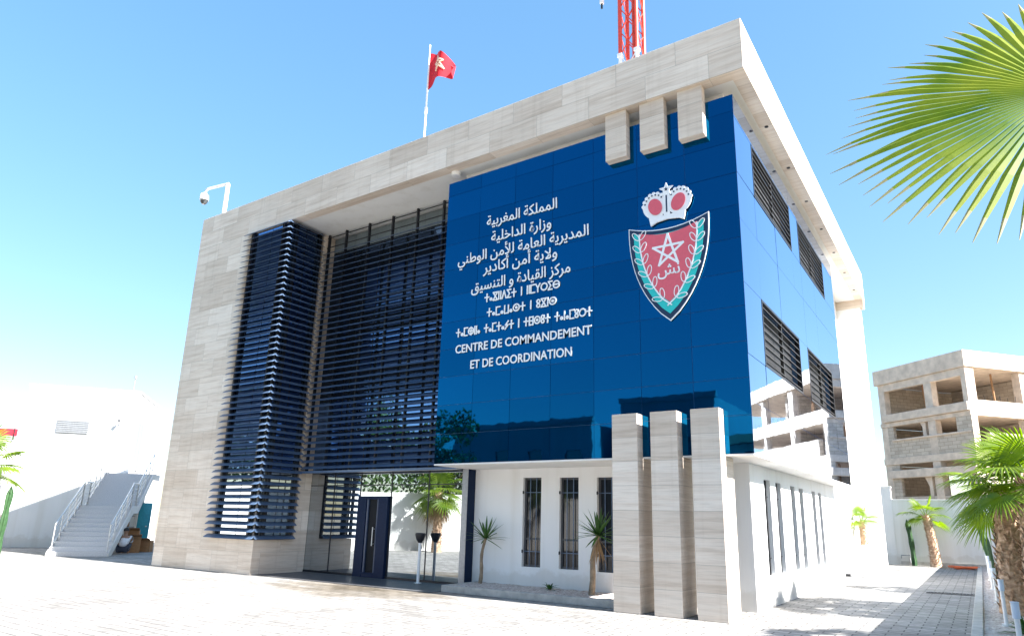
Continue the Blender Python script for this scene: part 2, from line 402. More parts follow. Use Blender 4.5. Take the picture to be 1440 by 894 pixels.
# ---- louvres
PITCH = .1865
def blade(mb, p0, p1, out, depth=.165, drop=.10, th=.036):
    """aerofoil slat from p0 to p1; out = unit vector pointing outwards; nose hangs lower"""
    p0, p1, out = Vector(p0), Vector(p1), Vector(out); up = Vector((0,0,1))
    prof = [(0, 0), (.25, .5), (.6, .42), (.88, .22), (1, 0), (.88, -.12), (.6, -.5), (.25, -.5)]
    def ring(p): return [p + out*(a*depth) + up*(-a*drop + h*th) for a, h in prof]
    A, B_ = ring(p0), ring(p1); k = len(prof)
    for i in range(k): mb.face([A[i], B_[i], B_[(i+1)%k], A[(i+1)%k]], 0)
    mb.face(A[::-1]); mb.face(B_)
b = MB(); nb = 0
z = 1.05
while z < ZS-.03:
    blade(b, (-16.28, -.015, z), (XC+.085, -.015, z), (0,-1,0))
    blade(b, (XC+.015, -.085, z), (XC+.015, 1.27, z), (1,0,0))
    z += PITCH
cl = b.build('corner_louvre', M_LOUVRE, bld)
b = MB()
for x in (-16.02, -14.45): b.box(x-.035, x+.035, -.01, .07, .95, ZS-.01)
for yy in (.30, 1.22): b.box(XC-.085, XC+.008, yy-.03, yy+.03, .95, ZS-.01)
b.box(XC-.085, XC-.005, .0, .075, .95, ZS-.01)
b.build('louvre_post', M_POST, cl)
b = MB(); z = 3.06
SY = 1.47
while z < 10.05:
    blade(b, (XC+.04, SY-.015, z), (BX0-.01 if z > 2.95 else -7.9, SY-.015, z), (0,-1,0)); z += PITCH
b.box(XC+.04, -8.0, SY-.2, SY+.02, 2.84, 2.90)
sc = b.build('louvre_screen', M_LOUVRE, bld)
for x in (-13.98, -13.17, -12.13, -11.11, -10.09, -9.07):
    b = MB(); b.box(x-.026, x+.026, SY-.05, SY+.03, 2.9, ZS-.01); b.build('screen_post', M_POST, sc)
for z_ in (10.15, 10.5): b = MB(); b.box(XC+.04, BX0, SY-.03, SY-.005, z_-.012, z_+.012); b.build('screen_rail', M_POST, sc)

# ---- curtain wall of the entrance
b = MB()
us = [XC, -13.05, -11.95, -10.72, -9.35, -8.0]
zs = [.06, 2.5, 2.86, 4.1, 5.9, 6.4, 8.2, 10.05, ZS-.03]
glazing(b, us, zs, lambda u,z,d: (u, GY+d, z), .002)
cw = b.build('curtain_wall', [M_MIRROR, M_TINTED], bld)
b = MB()
for u in us[1:-1]: b.box(u-.014, u+.014, GY-.012, GY+.05, .02, ZS-.04)
for z_ in zs[1:-1]: b.box(XC, -8.0, GY-.010, GY+.05, z_-.014, z_+.014)
b.box(XC, -8.0, GY-.02, GY+.05, 0, .07)
b.build('mullion', M_POST, cw)
b = MB()
for z_, h_ in ((5.05,.85),(7.05,.75),(9.2,.85)): b.box(XC+.02, -8.1, GY-.004, GY+.05, z_, z_+h_)
b.box(XC+.02, -12.5, GY-.004, GY+.05, 5.91, 7.04); b.box(XC+.02, -12.5, GY-.004, GY+.05, 7.81, 9.19)  # dark reflection of the stone leg, painted onto the left panes
b.box(XC+.02, -8.25, GY+.055, GY+.15, 0.0, ZS-.03)
b.build('spandrel_and_leg_reflection', M_DARKT, cw)
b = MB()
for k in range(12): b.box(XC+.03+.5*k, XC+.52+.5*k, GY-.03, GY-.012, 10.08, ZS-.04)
b.build('soffit_reflection_band', M_SOFFREFL, bld)  # soffit's reflection in the top glass row, painted on as grey plates
b = MB(); b.box(-7.985, -7.80, 1.50, GY+.1, 0, 2.86); b.build('end_post', M_GREY, bld, bevel=.006)
b = MB(); b.box(-7.798, -7.79, 1.505, GY-.005, 0.01, 2.85); b.build('post_cover', M_FRAME, bld)
# door: deep navy frame with a narrow dark leaf
b = MB()
X0, X1, DT = -11.93, -10.75, 2.19
b.box(X0, X0+.34, GY-.09, GY+.04, 0, DT); b.box(X1-.36, X1, GY-.09, GY+.04, 0, DT); b.box(X0+.34, X1-.36, GY-.09, GY+.04, DT-.09, DT)
b.box(X0+.34, X1-.36, GY-.08, GY+.0, 0.01, .14)
dr = b.build('door', M_FRAME, bld, bevel=.006)
b = MB(); b.box(X0+.36, X0+.42, GY-.07, GY-.03, .14, DT-.09); b.box(X1-.42, X1-.38, GY-.07, GY-.03, .14, DT-.09); b.build('door_leaf', plain('navy_door_leaf', (.03, .055, .11), .4), dr)
b = MB(); b.box(X0+.34, X1-.36, GY-.03, GY-.02, .14, DT-.09); b.build('door_glass', M_DUSTY, dr)
b = MB(); b.tube([(X1-.46, GY-.14, .85), (X1-.46, GY-.14, 1.35)], .014, 8); b.tube([(X1-.46, GY-.14, .9), (X1-.46, GY-.06, .9)], .01, 6); b.tube([(X1-.46, GY-.14, 1.3), (X1-.46, GY-.06, 1.3)], .01, 6); b.build('door_handle', M_RAIL, dr)

# ---- blue glass box: separate panels, each set very slightly out of true
SW_ = (1.55, 5.10, 6.10, 9.62); SZ_ = (4.745, 6.17, 8.50, 9.76)
side_wins = [(a, c, d, e) for d, e in ((SZ_[2], SZ_[3]), (SZ_[0], SZ_[1])) for a, c in (SW_[:2], SW_[2:])]
b = MB()
def panel(mb, a0, a1, z0, z1, P, th=.016, tilt=.0016):
    g = .0042; t = [random.uniform(-tilt, tilt) for _ in range(3)]
    c = [(a0+g,z0+g,t[0]), (a1-g,z0+g,t[0]+t[1]), (a1-g,z1-g,t[0]+t[1]+t[2]), (a0+g,z1-g,t[0]+t[2])]
    f = [P(u,z,-d) for u,z,d in c]; k = [P(u,z,th) for u,z,d in c]
    mb.face(f, random.choice((0, 0, 1, 1, 2)))
    for i in range(4): mb.face([f[i], k[i], k[(i+1)%4], f[(i+1)%4]])
nx = 7; rowz = [BZ+.7*j for j in range(11)]; rowz = [z_ for z_ in rowz if z_ < BT-.2]+[BT]
for i in range(nx):
    for za, zb in zip(rowz, rowz[1:]):
        panel(b, BX0+(BX1-BX0)*i/nx, BX0+(BX1-BX0)*(i+1)/nx, za, zb, lambda u,z,d: (u, BY+d, z))
ys = [BY, SW_[0], (SW_[0]+SW_[1])/2, SW_[1], SW_[2], (SW_[2]+SW_[3])/2, SW_[3], BYB]; zs2 = [BZ, 3.85, SZ_[0], SZ_[1], 7.5, SZ_[2], SZ_[3], BT]
for i in range(len(ys)-1):
    for j in range(len(zs2)-1):
        yc, zc = (ys[i]+ys[i+1])/2, (zs2[j]+zs2[j+1])/2
        if any(w[0] < yc < w[1] and w[2] < zc < w[3] for w in side_wins): continue
        panel(b, ys[i], ys[i+1], zs2[j], zs2[j+1], lambda u,z,d: (BX1-d, u, z))
for za, zb in zip(rowz, rowz[1:]):
    panel(b, BY, GY+.1, za, zb, lambda u,z,d: (BX0+d, u, z))
clad = b.build('blue_cladding', [M_BLUE, M_BLUE2, M_BLUE3], bld)
# backing frame behind the joints
b = MB()
b.box(BX0+.02, BX1-.02, BY+.018, BY+.05, BZ, BT-.004)
b.box(BX0+.05, BX1-.35, BY+.05, BYB-.02, BT-.03, BT-.004)
wall_open(b, BY+.02, BYB, BZ, BT-.004, side_wins, lambda u,z,d: (BX1-.018-d, u, z), .3)
b.box(BX0+.018, BX0+.05, BY+.05, GY+.1, BZ, BT-.031)
b.build('cladding_frame', M_BFRAME, bld)
b = MB(); b.box(BX0, BX1-.003, BY-.002, BYB, BZ-.035, BZ-.003); b.build('lower_soffit', M_SOFFIT, bld)
# louvred windows on the side
for w in side_wins:
    y0, y1, z0, z1 = w
    b = MB()
    for (a0,a1,c0,c1) in ((y0,y1,z0,z0+.05),(y0,y1,z1-.05,z1),(y0,y0+.05,z0+.05,z1-.05),(y1-.05,y1,z0+.05,z1-.05)):
        b.box(BX1-.10, BX1+.008, a0, a1, c0, c1)
    wv = b.build('window', M_POST, bld)
    b = MB(); b.box(BX1-.24, BX1-.22, y0, y1, z0, z1); b.build('pane', M_BARE, wv)
    b = MB(); k = 8
    for i in range(k):
        zz = z0+.06+(z1-z0-.10)*(i+.5)/k
        b.hexa([(BX1-.055,y0+.05,zz-.004),(BX1-.004,y0+.05,zz-.034),(BX1-.004,y1-.05,zz-.034),(BX1-.055,y1-.05,zz-.004),
                (BX1-.055,y0+.05,zz+.004),(BX1-.004,y0+.05,zz-.016),(BX1-.004,y1-.05,zz-.016),(BX1-.055,y1-.05,zz+.004)])
    b.box(BX1-.09, BX1-.02, (y0+y1)/2-.02, (y0+y1)/2+.02, z0+.05, z1-.05)
    b.build('slats', M_SLAT, wv)

# ---- white ground floor with slit windows
fw = [(-6.32,-5.80,.56,2.63), (-5.29,-4.78,.56,2.62), (-4.30,-3.79,.55,2.61)]
sw = [(2.86,3.38,.60,2.58), (3.88,4.36,.60,2.57), (5.33,5.80,.58,2.57), (6.28,6.74,.57,2.56), (7.86,8.32,.57,2.56), (8.76,9.20,.56,2.55)]
b = MB()
wall_open(b, -7.79, WX, 0, BZ-.036, fw, lambda u,z,d: (u, WY+d, z), .16)
wall_open(b, WY, BYB, 0, BZ-.036, sw, lambda u,z,d: (WX-d, u, z), .16)
b.face([(-7.79, WY, 0), (-7.79, WY, BZ-.04), (-7.79, WY+.3, BZ-.04), (-7.79, WY+.3, 0)])
gw = b.build('ground_floor_wall', M_WHITE, bld)
def slit(P, u0, u1, z0, z1, fm=None, pm=None):
    """frame, pane and three upright bars; P(u,z,d)"""
    def bx(mb, ua, ub, za, zb, da, db):
        mb.hexa([P(ua,za,da),P(ub,za,da),P(ub,za,db),P(ua,za,db),P(ua,zb,da),P(ub,zb,da),P(ub,zb,db),P(ua,zb,db)])
    b = MB()
    for a in ((u0,u0+.05,z0,z1),(u1-.05,u1,z0,z1),(u0+.05,u1-.05,z0,z0+.05),(u0+.05,u1-.05,z1-.05,z1)): bx(b, *a, .085, .14)
    bx(b, u0+.05, u1-.05, z0+.62, z0+.66, .09, .135)
    w = b.build('window', fm or M_SLITF, bld)
    b = MB(); bx(b, u0+.05, u1-.05, z0+.05, z1-.05, .115, .12); b.build('pane', pm or M_PANE, w)
    b = MB()
    for k in (1, 2): 
        u = u0+(u1-u0)*k/3; bx(b, u-.008, u+.008, z0, z1, .06, .075)
    for zz in (z0+.35, z1-.35): bx(b, u0, u1, zz-.008, zz+.008, .062, .073)
    b.build('bars', fm or M_LOUVRE, w)
    for zz in (z0+.35, z1-.35): b = MB(); bx(b, u0-.012, u0+.012, zz-.035, zz+.035, -.006, .03); b.build('hinge', M_POST, w)
for w in fw: slit(lambda u,z,d: (u, WY+d, z), *w)
for w in sw: slit(lambda u,z,d: (WX-d, u, z), *w, M_BARE, M_DUSTY)
b = MB(); b.box(-7.7, WX-.2, WY+.2, BYB, .02, BZ-.05); b.build('ground_floor_core', M_BARE, bld)

# ---- stone pillars and the hanging stubs above them
for (a, c) in ((-3.027,-2.4825), (-2.208,-1.665), (-1.396,-.8506)):
    b = MB()
    b.box(a, c, 0, .262, BZ-.04, 3.715); b.box(a, c, 0, .735, 0, BZ-.04)
    b.build('stone_pillar', M_PILLAR, bld, bevel=.006)
for (a, c) in ((-3.16,-2.645), (-2.32,-1.755), (-1.445,-.905)):
    b = MB(); b.box(a, c, .08, .272, 9.45, ZS-.001); b.build('hanging_stub', M_PILLAR, bld, bevel=.006)

LK, LX, LZ = .9642, .1054, .0591   # layout scale of the signage on its panel
def fit(o):
    for v in o.data.vertices: v.co.x = LX+LK*v.co.x; v.co.z = LZ+LK*v.co.z
    o.data.update(); return o
# ---- lettering: text curves turned into meshes
def text_mesh(name, s, xc, zc, width, height, parent, mat, off=.0, y=BY-.022, depth=.016, keep=False):
    cu = bpy.data.curves.new(name, 'FONT'); cu.body = s; cu.align_x = 'LEFT'; cu.extrude = .02; cu.offset = off; cu.resolution_u = 3
    to = bpy.data.objects.new('tmp', cu); COL.objects.link(to); bpy.context.view_layer.update()
    me = bpy.data.meshes.new_from_object(to.evaluated_get(bpy.context.evaluated_depsgraph_get()))
    bpy.data.objects.remove(to)
    xs = [v.co.x for v in me.vertices]; zs_ = [v.co.y for v in me.vertices]
    x0, x1 = min(xs), max(xs); sx = width/(x1-x0); sz = height
    for v in me.vertices:
        px, pz, pd = v.co.x, v.co.y, v.co.z
        v.co = (xc-width/2+(px-x0)*sx, y-(depth/2)*(1 if pd > 0 else -1), zc+pz*sz)
    me.materials.append(mat); me.update()
    o = bpy.data.objects.new(name, me); COL.objects.link(o); o.parent = parent
    return fit(o)
# presentation forms: isolated, final, initial, medial
AR = {'ا':('\ufe8d','\ufe8e'), 'أ':('\ufe83','\ufe84'), 'ة':('\ufe93','\ufe94'), 'د':('\ufea9','\ufeaa'), 'ر':('\ufead','\ufeae'), 'ز':('\ufeaf','\ufeb0'), 'و':('\ufeed','\ufeee'),
 'ل':('\ufedd','\ufede','\ufedf','\ufee0'), 'م':('\ufee1','\ufee2','\ufee3','\ufee4'), 'ك':('\ufed9','\ufeda','\ufedb','\ufedc'), 'غ':('\ufecd','\ufece','\ufecf','\ufed0'),
 'ب':('\ufe8f','\ufe90','\ufe91','\ufe92'), 'ي':('\ufef1','\ufef2','\ufef3','\ufef4'), 'خ':('\ufea5','\ufea6','\ufea7','\ufea8'), 'ع':('\ufec9','\ufeca','\ufecb','\ufecc'),
 'ن':('\ufee5','\ufee6','\ufee7','\ufee8'), 'ط':('\ufec1','\ufec2','\ufec3','\ufec4'), 'ق':('\ufed5','\ufed6','\ufed7','\ufed8'), 'ت':('\ufe95','\ufe96','\ufe97','\ufe98'), 'س':('\ufeb1','\ufeb2','\ufeb3','\ufeb4')}
LIG = {'لا':('\ufefb','\ufefc'), 'لأ':('\ufef7','\ufef8')}
def shape(s):
    toks = []; i = 0
    while i < len(s):
        if s[i:i+2] in LIG: toks.append(s[i:i+2]); i += 2
        else: toks.append(s[i]); i += 1
    out = []
    for k, t in enumerate(toks):
        if t == ' ': out.append(' '); continue
        f = LIG.get(t) or AR[t]
        prev = toks[k-1] if k else ' '; nxt = toks[k+1] if k+1 < len(toks) else ' '
        jp = prev != ' ' and prev not in LIG and len(AR[prev]) == 4
        jn = nxt != ' ' and len(f) == 4
        out.append(f[3] if jp and jn else f[2] if jn else f[1] if jp else f[0])
    return ''.join(reversed(out))
for s, xc, zb, w, hh in (('المملكة المغربية', -5.86, 9.00, 2.12, .385), ('وزارة الداخلية', -5.86, 8.53, 1.80, .385), ('المديرية العامة للأمن الوطني', -5.88, 8.10, 3.90, .385),
                     ('ولاية أمن أكادير', -5.88, 7.72, 2.20, .385), ('مركز القيادة و التنسيق', -5.88, 7.27, 2.92, .385)):
    text_mesh('arabic_lettering', shape(s), xc, zb, w, hh, clad, M_LETTER, .006)
for s, xc, zb, w in (('CENTRE DE COMMANDEMENT', -5.815, 5.692, 3.91), ('ET DE COORDINATION', -5.815, 5.247, 2.90)):
    text_mesh('latin_lettering', s, xc, zb, w, .30, clad, M_LETTER, .012)

# Tifinagh letters drawn as strokes in a unit-high box
def ring(cx, cz, r, n=18): return [(cx+r*math.cos(2*PI*k/n), cz+r*math.sin(2*PI*k/n)) for k in range(n+1)]
TZ = {
 'T': (.62, [[(.31,0),(.31,1)], [(.0,.55),(.62,.55)]]), 'A': (.34, [ring(.17,.22,.13)]), 'G': (.66, [[(0,0),(.66,1)], [(.66,0),(0,1)], [(0,1),(.66,1)], [(0,0),(.66,0)]]),
 'L': (.36, [[(.04,0),(.04,1)], [(.32,0),(.32,1)]]), 'D': (.62, [[(0,0),(.31,1),(.62,0)]]), 'I': (.52, [[(.52,1),(0,1),(.34,.5),(0,0),(.52,0)]]),
 'N': (.12, [[(.06,0),(.06,1)]]), 'M': (.56, [[(.56,1),(.03,1),(.03,0),(.56,0)]]), 'H': (.86, [ring(.43,.5,.42), [(.43,0),(.43,1)], [(0,.5),(.86,.5)]]),
 'K': (.6, [[(0,1),(.3,.5),(.6,1)], [(.3,.5),(.3,0)]]), 'R': (.84, [ring(.42,.5,.42)]), 'B': (.84, [ring(.42,.5,.42), [(0,.5),(.84,.5)]]), 'W': (.6, [[(.03,1),(.03,0),(.57,0),(.57,1)]]),
 'S': (.84, [ring(.42,.5,.42), ring(.42,.5,.09)]), 'U': (.44, [ring(.22,.76,.2), ring(.22,.24,.2)]), 'Y': (.5, [[(.5,1),(.06,.52),(.46,.52),(0,0)]]),
 'F': (.6, [[(.03,0),(.03,1)], [(.57,0),(.57,1)], [(.03,.98),(.57,.98)], [(.03,.5),(.57,.5)], [(.03,.02),(.57,.02)]]), ' ': (.42, [])}
def strokes(mb, lines, ox, oz, s, w, y=BY-.012, d=.016, sx=1.0, m=0):
    for L in lines:
        pts = [(ox+p[0]*s*sx, oz+p[1]*s) for p in L]
        for (x0,z0),(x1,z1) in zip(pts, pts[1:]):
            l = math.hypot(x1-x0, z1-z0)
            if l < 1e-6: continue
            ex, ez = (x1-x0)/l*w*.42, (z1-z0)/l*w*.42; nx_, nz_ = -(z1-z0)/l*w/2, (x1-x0)/l*w/2
            a = (x0-ex, z0-ez); c = (x1+ex, z1+ez)
            q = [(a[0]-nx_,a[1]-nz_),(c[0]-nx_,c[1]-nz_),(c[0]+nx_,c[1]+nz_),(a[0]+nx_,a[1]+nz_)]
            yy = y - random.uniform(0, .004)
            mb.hexa([(px,yy,pz) for px,pz in q]+[(px,yy-d,pz) for px,pz in q], m)
for s, xc, zc, w in (('TAGLDIT N LMKRIB', -5.80, 7.031, 2.18), ('TAMAWAST N UGNS', -5.80, 6.634, 2.0), ('TAMHLA TAMTAYT N TFSUT TANAMURT', -5.81, 6.227, 3.90)):
    gap = .17; tot = sum(TZ[c][0]+gap for c in s)-gap; hgt = .20; sx = w/(tot*hgt)
    x = xc-w/2
    for word in s.split(' '):
        b = MB()
        for c in word: strokes(b, TZ[c][1], x, zc-hgt/2, hgt, .032, sx=sx); x += (TZ[c][0]+gap)*hgt*sx
        fit(b.build('tifinagh_word', M_LETTER, clad)); x += (TZ[' '][0]+gap)*hgt*sx

# ---- crest: shield, laurel, pentagram, script and crown
EX, EY = -1.985, BY-.03
def shield(wt, wm, zt, zm, tip, sag=.17, n=10):
    """symmetric outline: sagging top edge, bulging sides running to a point"""
    pts = []
    for i in range(n+1):                                   # top, left to right
        t = -1+2*i/n; pts.append((EX+wt*t, zt - sag*(1-t*t)**1))
    pts2 = []
    for i in range(1, n+4):
        t = i/(n+3); zz = zt+(tip-zt)*t
        w_ = wt*(1-t**2.35)**.86 if t < 1 else 0
        pts2.append((w_, zz))
    right = [(EX+w_, z_) for w_, z_ in pts2]; left = [(EX-w_, z_) for w_, z_ in pts2[:-1]][::-1]
    return pts + right + left                              # clockwise seen from the front
def plate(mb, poly, y, d, m):
    a = [(p[0], y, p[1]) for p in poly]; c = [(p[0], y-d, p[1]) for p in poly]
    # clockwise list seen from the front (-y): reverse for outward normal
    mb.face(c[::-1], m); k = len(a)
    for i in range(k): mb.face([a[i], a[(i+1)%k], c[(i+1)%k], c[i]], m)
b = MB()
plate(b, shield(.915, 0, 7.98, 0, 5.715), EY, .02, 0)        # white rim
plate(b, shield(.895, 0, 7.955, 0, 5.745), EY-.02, .004, 1)  # navy band
plate(b, shield(.79, 0, 7.83, 0, 5.875, .13), EY-.024, .004, 2)  # teal field
red = shield(.655, 0, 7.815, 0, 6.13, .13)
plate(b, red, EY-.028, .004, 3)
em = fit(b.build('crest_shield', [M_LETTER, M_NAVY, M_TEAL, M_EMRED], clad))
b = MB(); yf = EY-.034
for sd in (-1, 1):
    stem = []
    for i in range(13):
        t = i/12; zz = 7.78+(6.06-7.78)*t; stem.append((sd*(.655*(1-t**2.2)**.9 if t < 1 else -.04), zz))
    strokes(b, [stem], EX, 0, 1, .028, yf, .006)
    for i in range(1, 12, 2):
        (x0,z0) = stem[i]; (x1,z1) = stem[min(i+1,12)]; dx, dz = stem[i-1][0]-x1, stem[i-1][1]-z1; l = math.hypot(dx,dz); dx/=l; dz/=l
        for q in (-1, 1):
            ang = math.atan2(dz,dx)+q*.62; L_ = .23
            cx, cz = x0+math.cos(ang)*L_*.62, z0+math.sin(ang)*L_*.62
            ov = []
            for k in range(13):
                a = 2*PI*k/12; u, v = L_*.5*math.cos(a), .05*math.sin(a); ov.append((cx+u*math.cos(ang)-v*math.sin(ang), cz+u*math.sin(ang)+v*math.cos(ang)))
            strokes(b, [ov], EX, 0, 1, .017, yf, .006)
fit(b.build('crest_laurel', M_LETTER, em))
b = MB(); pv = [(.375*math.sin(2*PI*k/5)*.95, .375*math.cos(2*PI*k/5)) for k in range(5)]
strokes(b, [[pv[(2*k)%5], pv[(2*k+2)%5]] for k in range(5)], EX, 7.285, 1, .05, yf, .006)
fit(b.build('crest_star', M_LETTER, em))
text_mesh('crest_script', '\ufeb6\ufee7', EX+.0, 6.74, .50, .36, em, M_LETTER, .01, yf-.004, .006)
# crown
b = MB()
def ell(cx, cz, rx, rz, rot=0, n=24): 
    return [(cx+rx*math.cos(-2*PI*k/n)*math.cos(rot)-rz*math.sin(-2*PI*k/n)*math.sin(rot), cz+rx*math.cos(-2*PI*k/n)*math.sin(rot)+rz*math.sin(-2*PI*k/n)*math.cos(rot)) for k in range(n)]
yc_ = EY-.005
band = [(-.38,7.93),(-.42,8.12),(.42,8.12),(.38,7.93),(.25,7.99),(0,8.02),(-.25,7.99)]
plate(b, [(EX+x, z) for x, z in band], yc_, .03, 0)
for sd in (-1, 1):
    plate(b, ell(EX+sd*.285, 8.385, .275, .30, -sd*.35), yc_-.003*(sd+2), .02, 0)
    plate(b, ell(EX+sd*.265, 8.36, .155, .205, -sd*.38), yc_-.034, .006, 1)
    for k in range(7):                                     # pearls round the arch with dark gaps
        a = .1+k*.36; cx, cz = EX+sd*(.285+.255*math.cos(a)), 8.40+.28*math.sin(a)
        plate(b, ell(cx, cz, .048, .048, n=12), yc_-.012, .02, 0)
        a += .18; plate(b, ell(EX+sd*(.285+.225*math.cos(a)), 8.40+.25*math.sin(a), .02, .02, n=8), yc_-.034, .004, 2)
plate(b, [(EX-.07,8.1),(EX-.07,8.66),(EX+.07,8.66),(EX+.07,8.1)], yc_-.012, .02, 0)
plate(b, [(EX-.016,8.18),(EX-.016,8.58),(EX+.016,8.58),(EX+.016,8.18)], yc_-.034, .004, 2)
st5 = [((.17 if k%2==0 else .075)*math.sin(2*PI*k/10), (.17 if k%2==0 else .075)*math.cos(2*PI*k/10)) for k in range(10)]
plate(b, [(EX+x, 8.72+z) for x, z in st5], yc_-.014, .022, 0)
plate(b, [(EX+x*.3, 8.72+z*.3) for x, z in st5], yc_-.038, .004, 2)
fit(b.build('crest_crown', [M_LETTER, M_EMRED, M_NAVY], clad))

# ================================================================== ON THE ROOF
fl = thing('flagpole', 'white flagpole on the roof edge flying a red flag with a pale star', 'flagpole', (-9.62, 1.0, H-.12))
b = MB(); b.tube([(0,0,0),(0,0,2.2),(.0,0,4.1)], [.035,.03,.02], 10); b.tube([(0,0,1.75),(0,0,1.95)], .05, 10); b.tube([(0,0,4.1),(0,0,4.16)], [.035,.01], 8); b.build('pole', M_WMETAL, fl)
b = MB(); b.box(-.12,.12,-.12,.12,.14,.17); b.build('base_plate', M_GREY, fl)
rows = []; nu, nv = 26, 14
for j in range(nv+1):
    v = j/nv; row = []
    for i in range(nu+1):
        u = i/nu
        x = 1.45*u*(.80+.2*v) - .12*u*u; wave = .24*u**.7*math.sin(8.5*u+2.2*v)+.09*math.sin(15*u+5*v)*u
        zz = 3.82-1.28*v*(1-.48*u) - (.80*u**1.4)*(1-.3*v) - .10*math.sin(7*u+2*v)*u
        row.append((x+.03, wave-.25*u, zz))
    rows.append(row)
b = MB(); b.grid(rows); fo = b.build('flag', M_FLAG, fl)
def flag_pt(u, v, e=-.012):
    i, j = min(nu-1, int(u*nu)), min(nv-1, int(v*nv)); fu, fv = u*nu-i, v*nv-j
    a = Vector(rows[j][i]).lerp(Vector(rows[j][i+1]), fu); c = Vector(rows[j+1][i]).lerp(Vector(rows[j+1][i+1]), fu)
    p = a.lerp(c, fv); p.y += e; return p
b = MB()
for k in range(5):
    a0, a1 = 2*PI*(2*k)/5, 2*PI*(2*k+2)/5
    pts = [(.45+.19*(math.sin(a0)*(1-t)+math.sin(a1)*t), .5-.30*(math.cos(a0)*(1-t)+math.cos(a1)*t)) for t in [q/8 for q in range(9)]]
    b.tube([flag_pt(*p) for p in pts], .026, 6)
b.build('flag_star', M_FLAGSTAR, fo)

ms = thing('lattice_mast', 'red and white steel lattice antenna mast on the roof', 'antenna mast', (-3.75, 3.0, H+.02))
b = MB(); hw = .25
def mast(z0, z1, mb, m):
    for sx, sy in ((1,1),(1,-1),(-1,1),(-1,-1)): mb.tube([(sx*hw,sy*hw,z0),(sx*hw,sy*hw,z1)], .06, 8, m)
    k = max(1, round((z1-z0)/.78)); st_ = (z1-z0)/k
    for i in range(k):
        a, c = z0+i*st_, z0+(i+1)*st_
        for (p, q) in (((-hw,-hw),(hw,-hw)),((hw,-hw),(hw,hw)),((hw,hw),(-hw,hw)),((-hw,hw),(-hw,-hw))):
            mb.tube([(*p,a),(*q,c)], .016, 6, m); mb.tube([(*q,a),(*p,c)], .016, 6, m)
mast(0, 2.5, b, 1); mast(2.5, 7.2, b, 0); mast(7.2, 9.5, b, 1)
for sx, sy in ((1,1),(1,-1),(-1,1),(-1,-1)): b.box(sx*hw-.07, sx*hw+.07, sy*hw-.07, sy*hw+.07, 2.44, 2.54, 1)
b.build('tower_frame', [M_RED, M_WMETAL], ms)
for sd, x in ((-1, -.75), (1, .68)):
    b = MB(); b.box(x-.05, x+.05, -.45, -.33, 4.35, 5.9); an = b.build('panel_antenna', M_WMETAL, ms, bevel=.02)
    for zb_ in (4.6, 5.6): b = MB(); b.tube([(sd*hw,-hw,zb_),(x,-.4,zb_)], .02, 6); b.build('bracket', M_RAIL, an)
    b = MB(); b.tube([(x,-.39,4.2),(x,-.39,4.35)], .03, 8); b.build('connector', M_POST, an)
b = MB(); b.tube([(.14,-.2,0),(.14,-.2,7)], .045, 8); b.build('cable_run', M_RED, ms)

cc = thing('security_camera', 'white dome security camera on a bent pole at the left roof corner', 'security camera', (-18.78, .5, H+.0))
b = MB(); b.tube([(0,0,0),(.0,0,1.55)], .075, 10); b.tube([(.03,0,1.55),(-1.0,-.12,1.58)], .05, 10); b.build('pole', M_WMETAL, cc)
b = MB(); b.tube([(-1.0,-.12,1.58),(-1.12,-.14,1.56),(-1.16,-.15,1.40)], [.05,.055,.05], 10); b.tube([(-1.18,-.15,1.42),(-1.18,-.15,1.36),(-1.18,-.15,1.22),(-1.18,-.15,1.14)], [.08,.15,.165,.16], 16); b.build('housing', M_WMETAL, cc)
b = MB(); b.tube([(-1.18,-.15,1.14),(-1.18,-.15,1.05),(-1.18,-.15,.98)], [.135,.125,.06], 16); b.build('dome', M_GLASS, cc)

# ================================================================== FRONT BED
pl = thing('planting_bed', 'low grey kerbed gravel bed along the white front wall', 'planter', (0,0,0))
x0, x1, y0, y1 = -7.6, -3.03, .42, 1.795
b = MB(); b.box(x0, x1, y0, y0+.10, 0, .15); b.box(x0, x0+.10, y0+.10, y1, 0, .15); b.build('bed_kerb', M_CONC, pl, bevel=.01)
b = MB(); b.grid([[(x0+.10+(x1-x0-.10)*i/40, y0+.10+(y1-y0-.10)*j/12, .135+random.uniform(-.012,.014)) for i in range(41)] for j in range(13)]); b.build('bed_gravel', M_GRAVEL, pl)

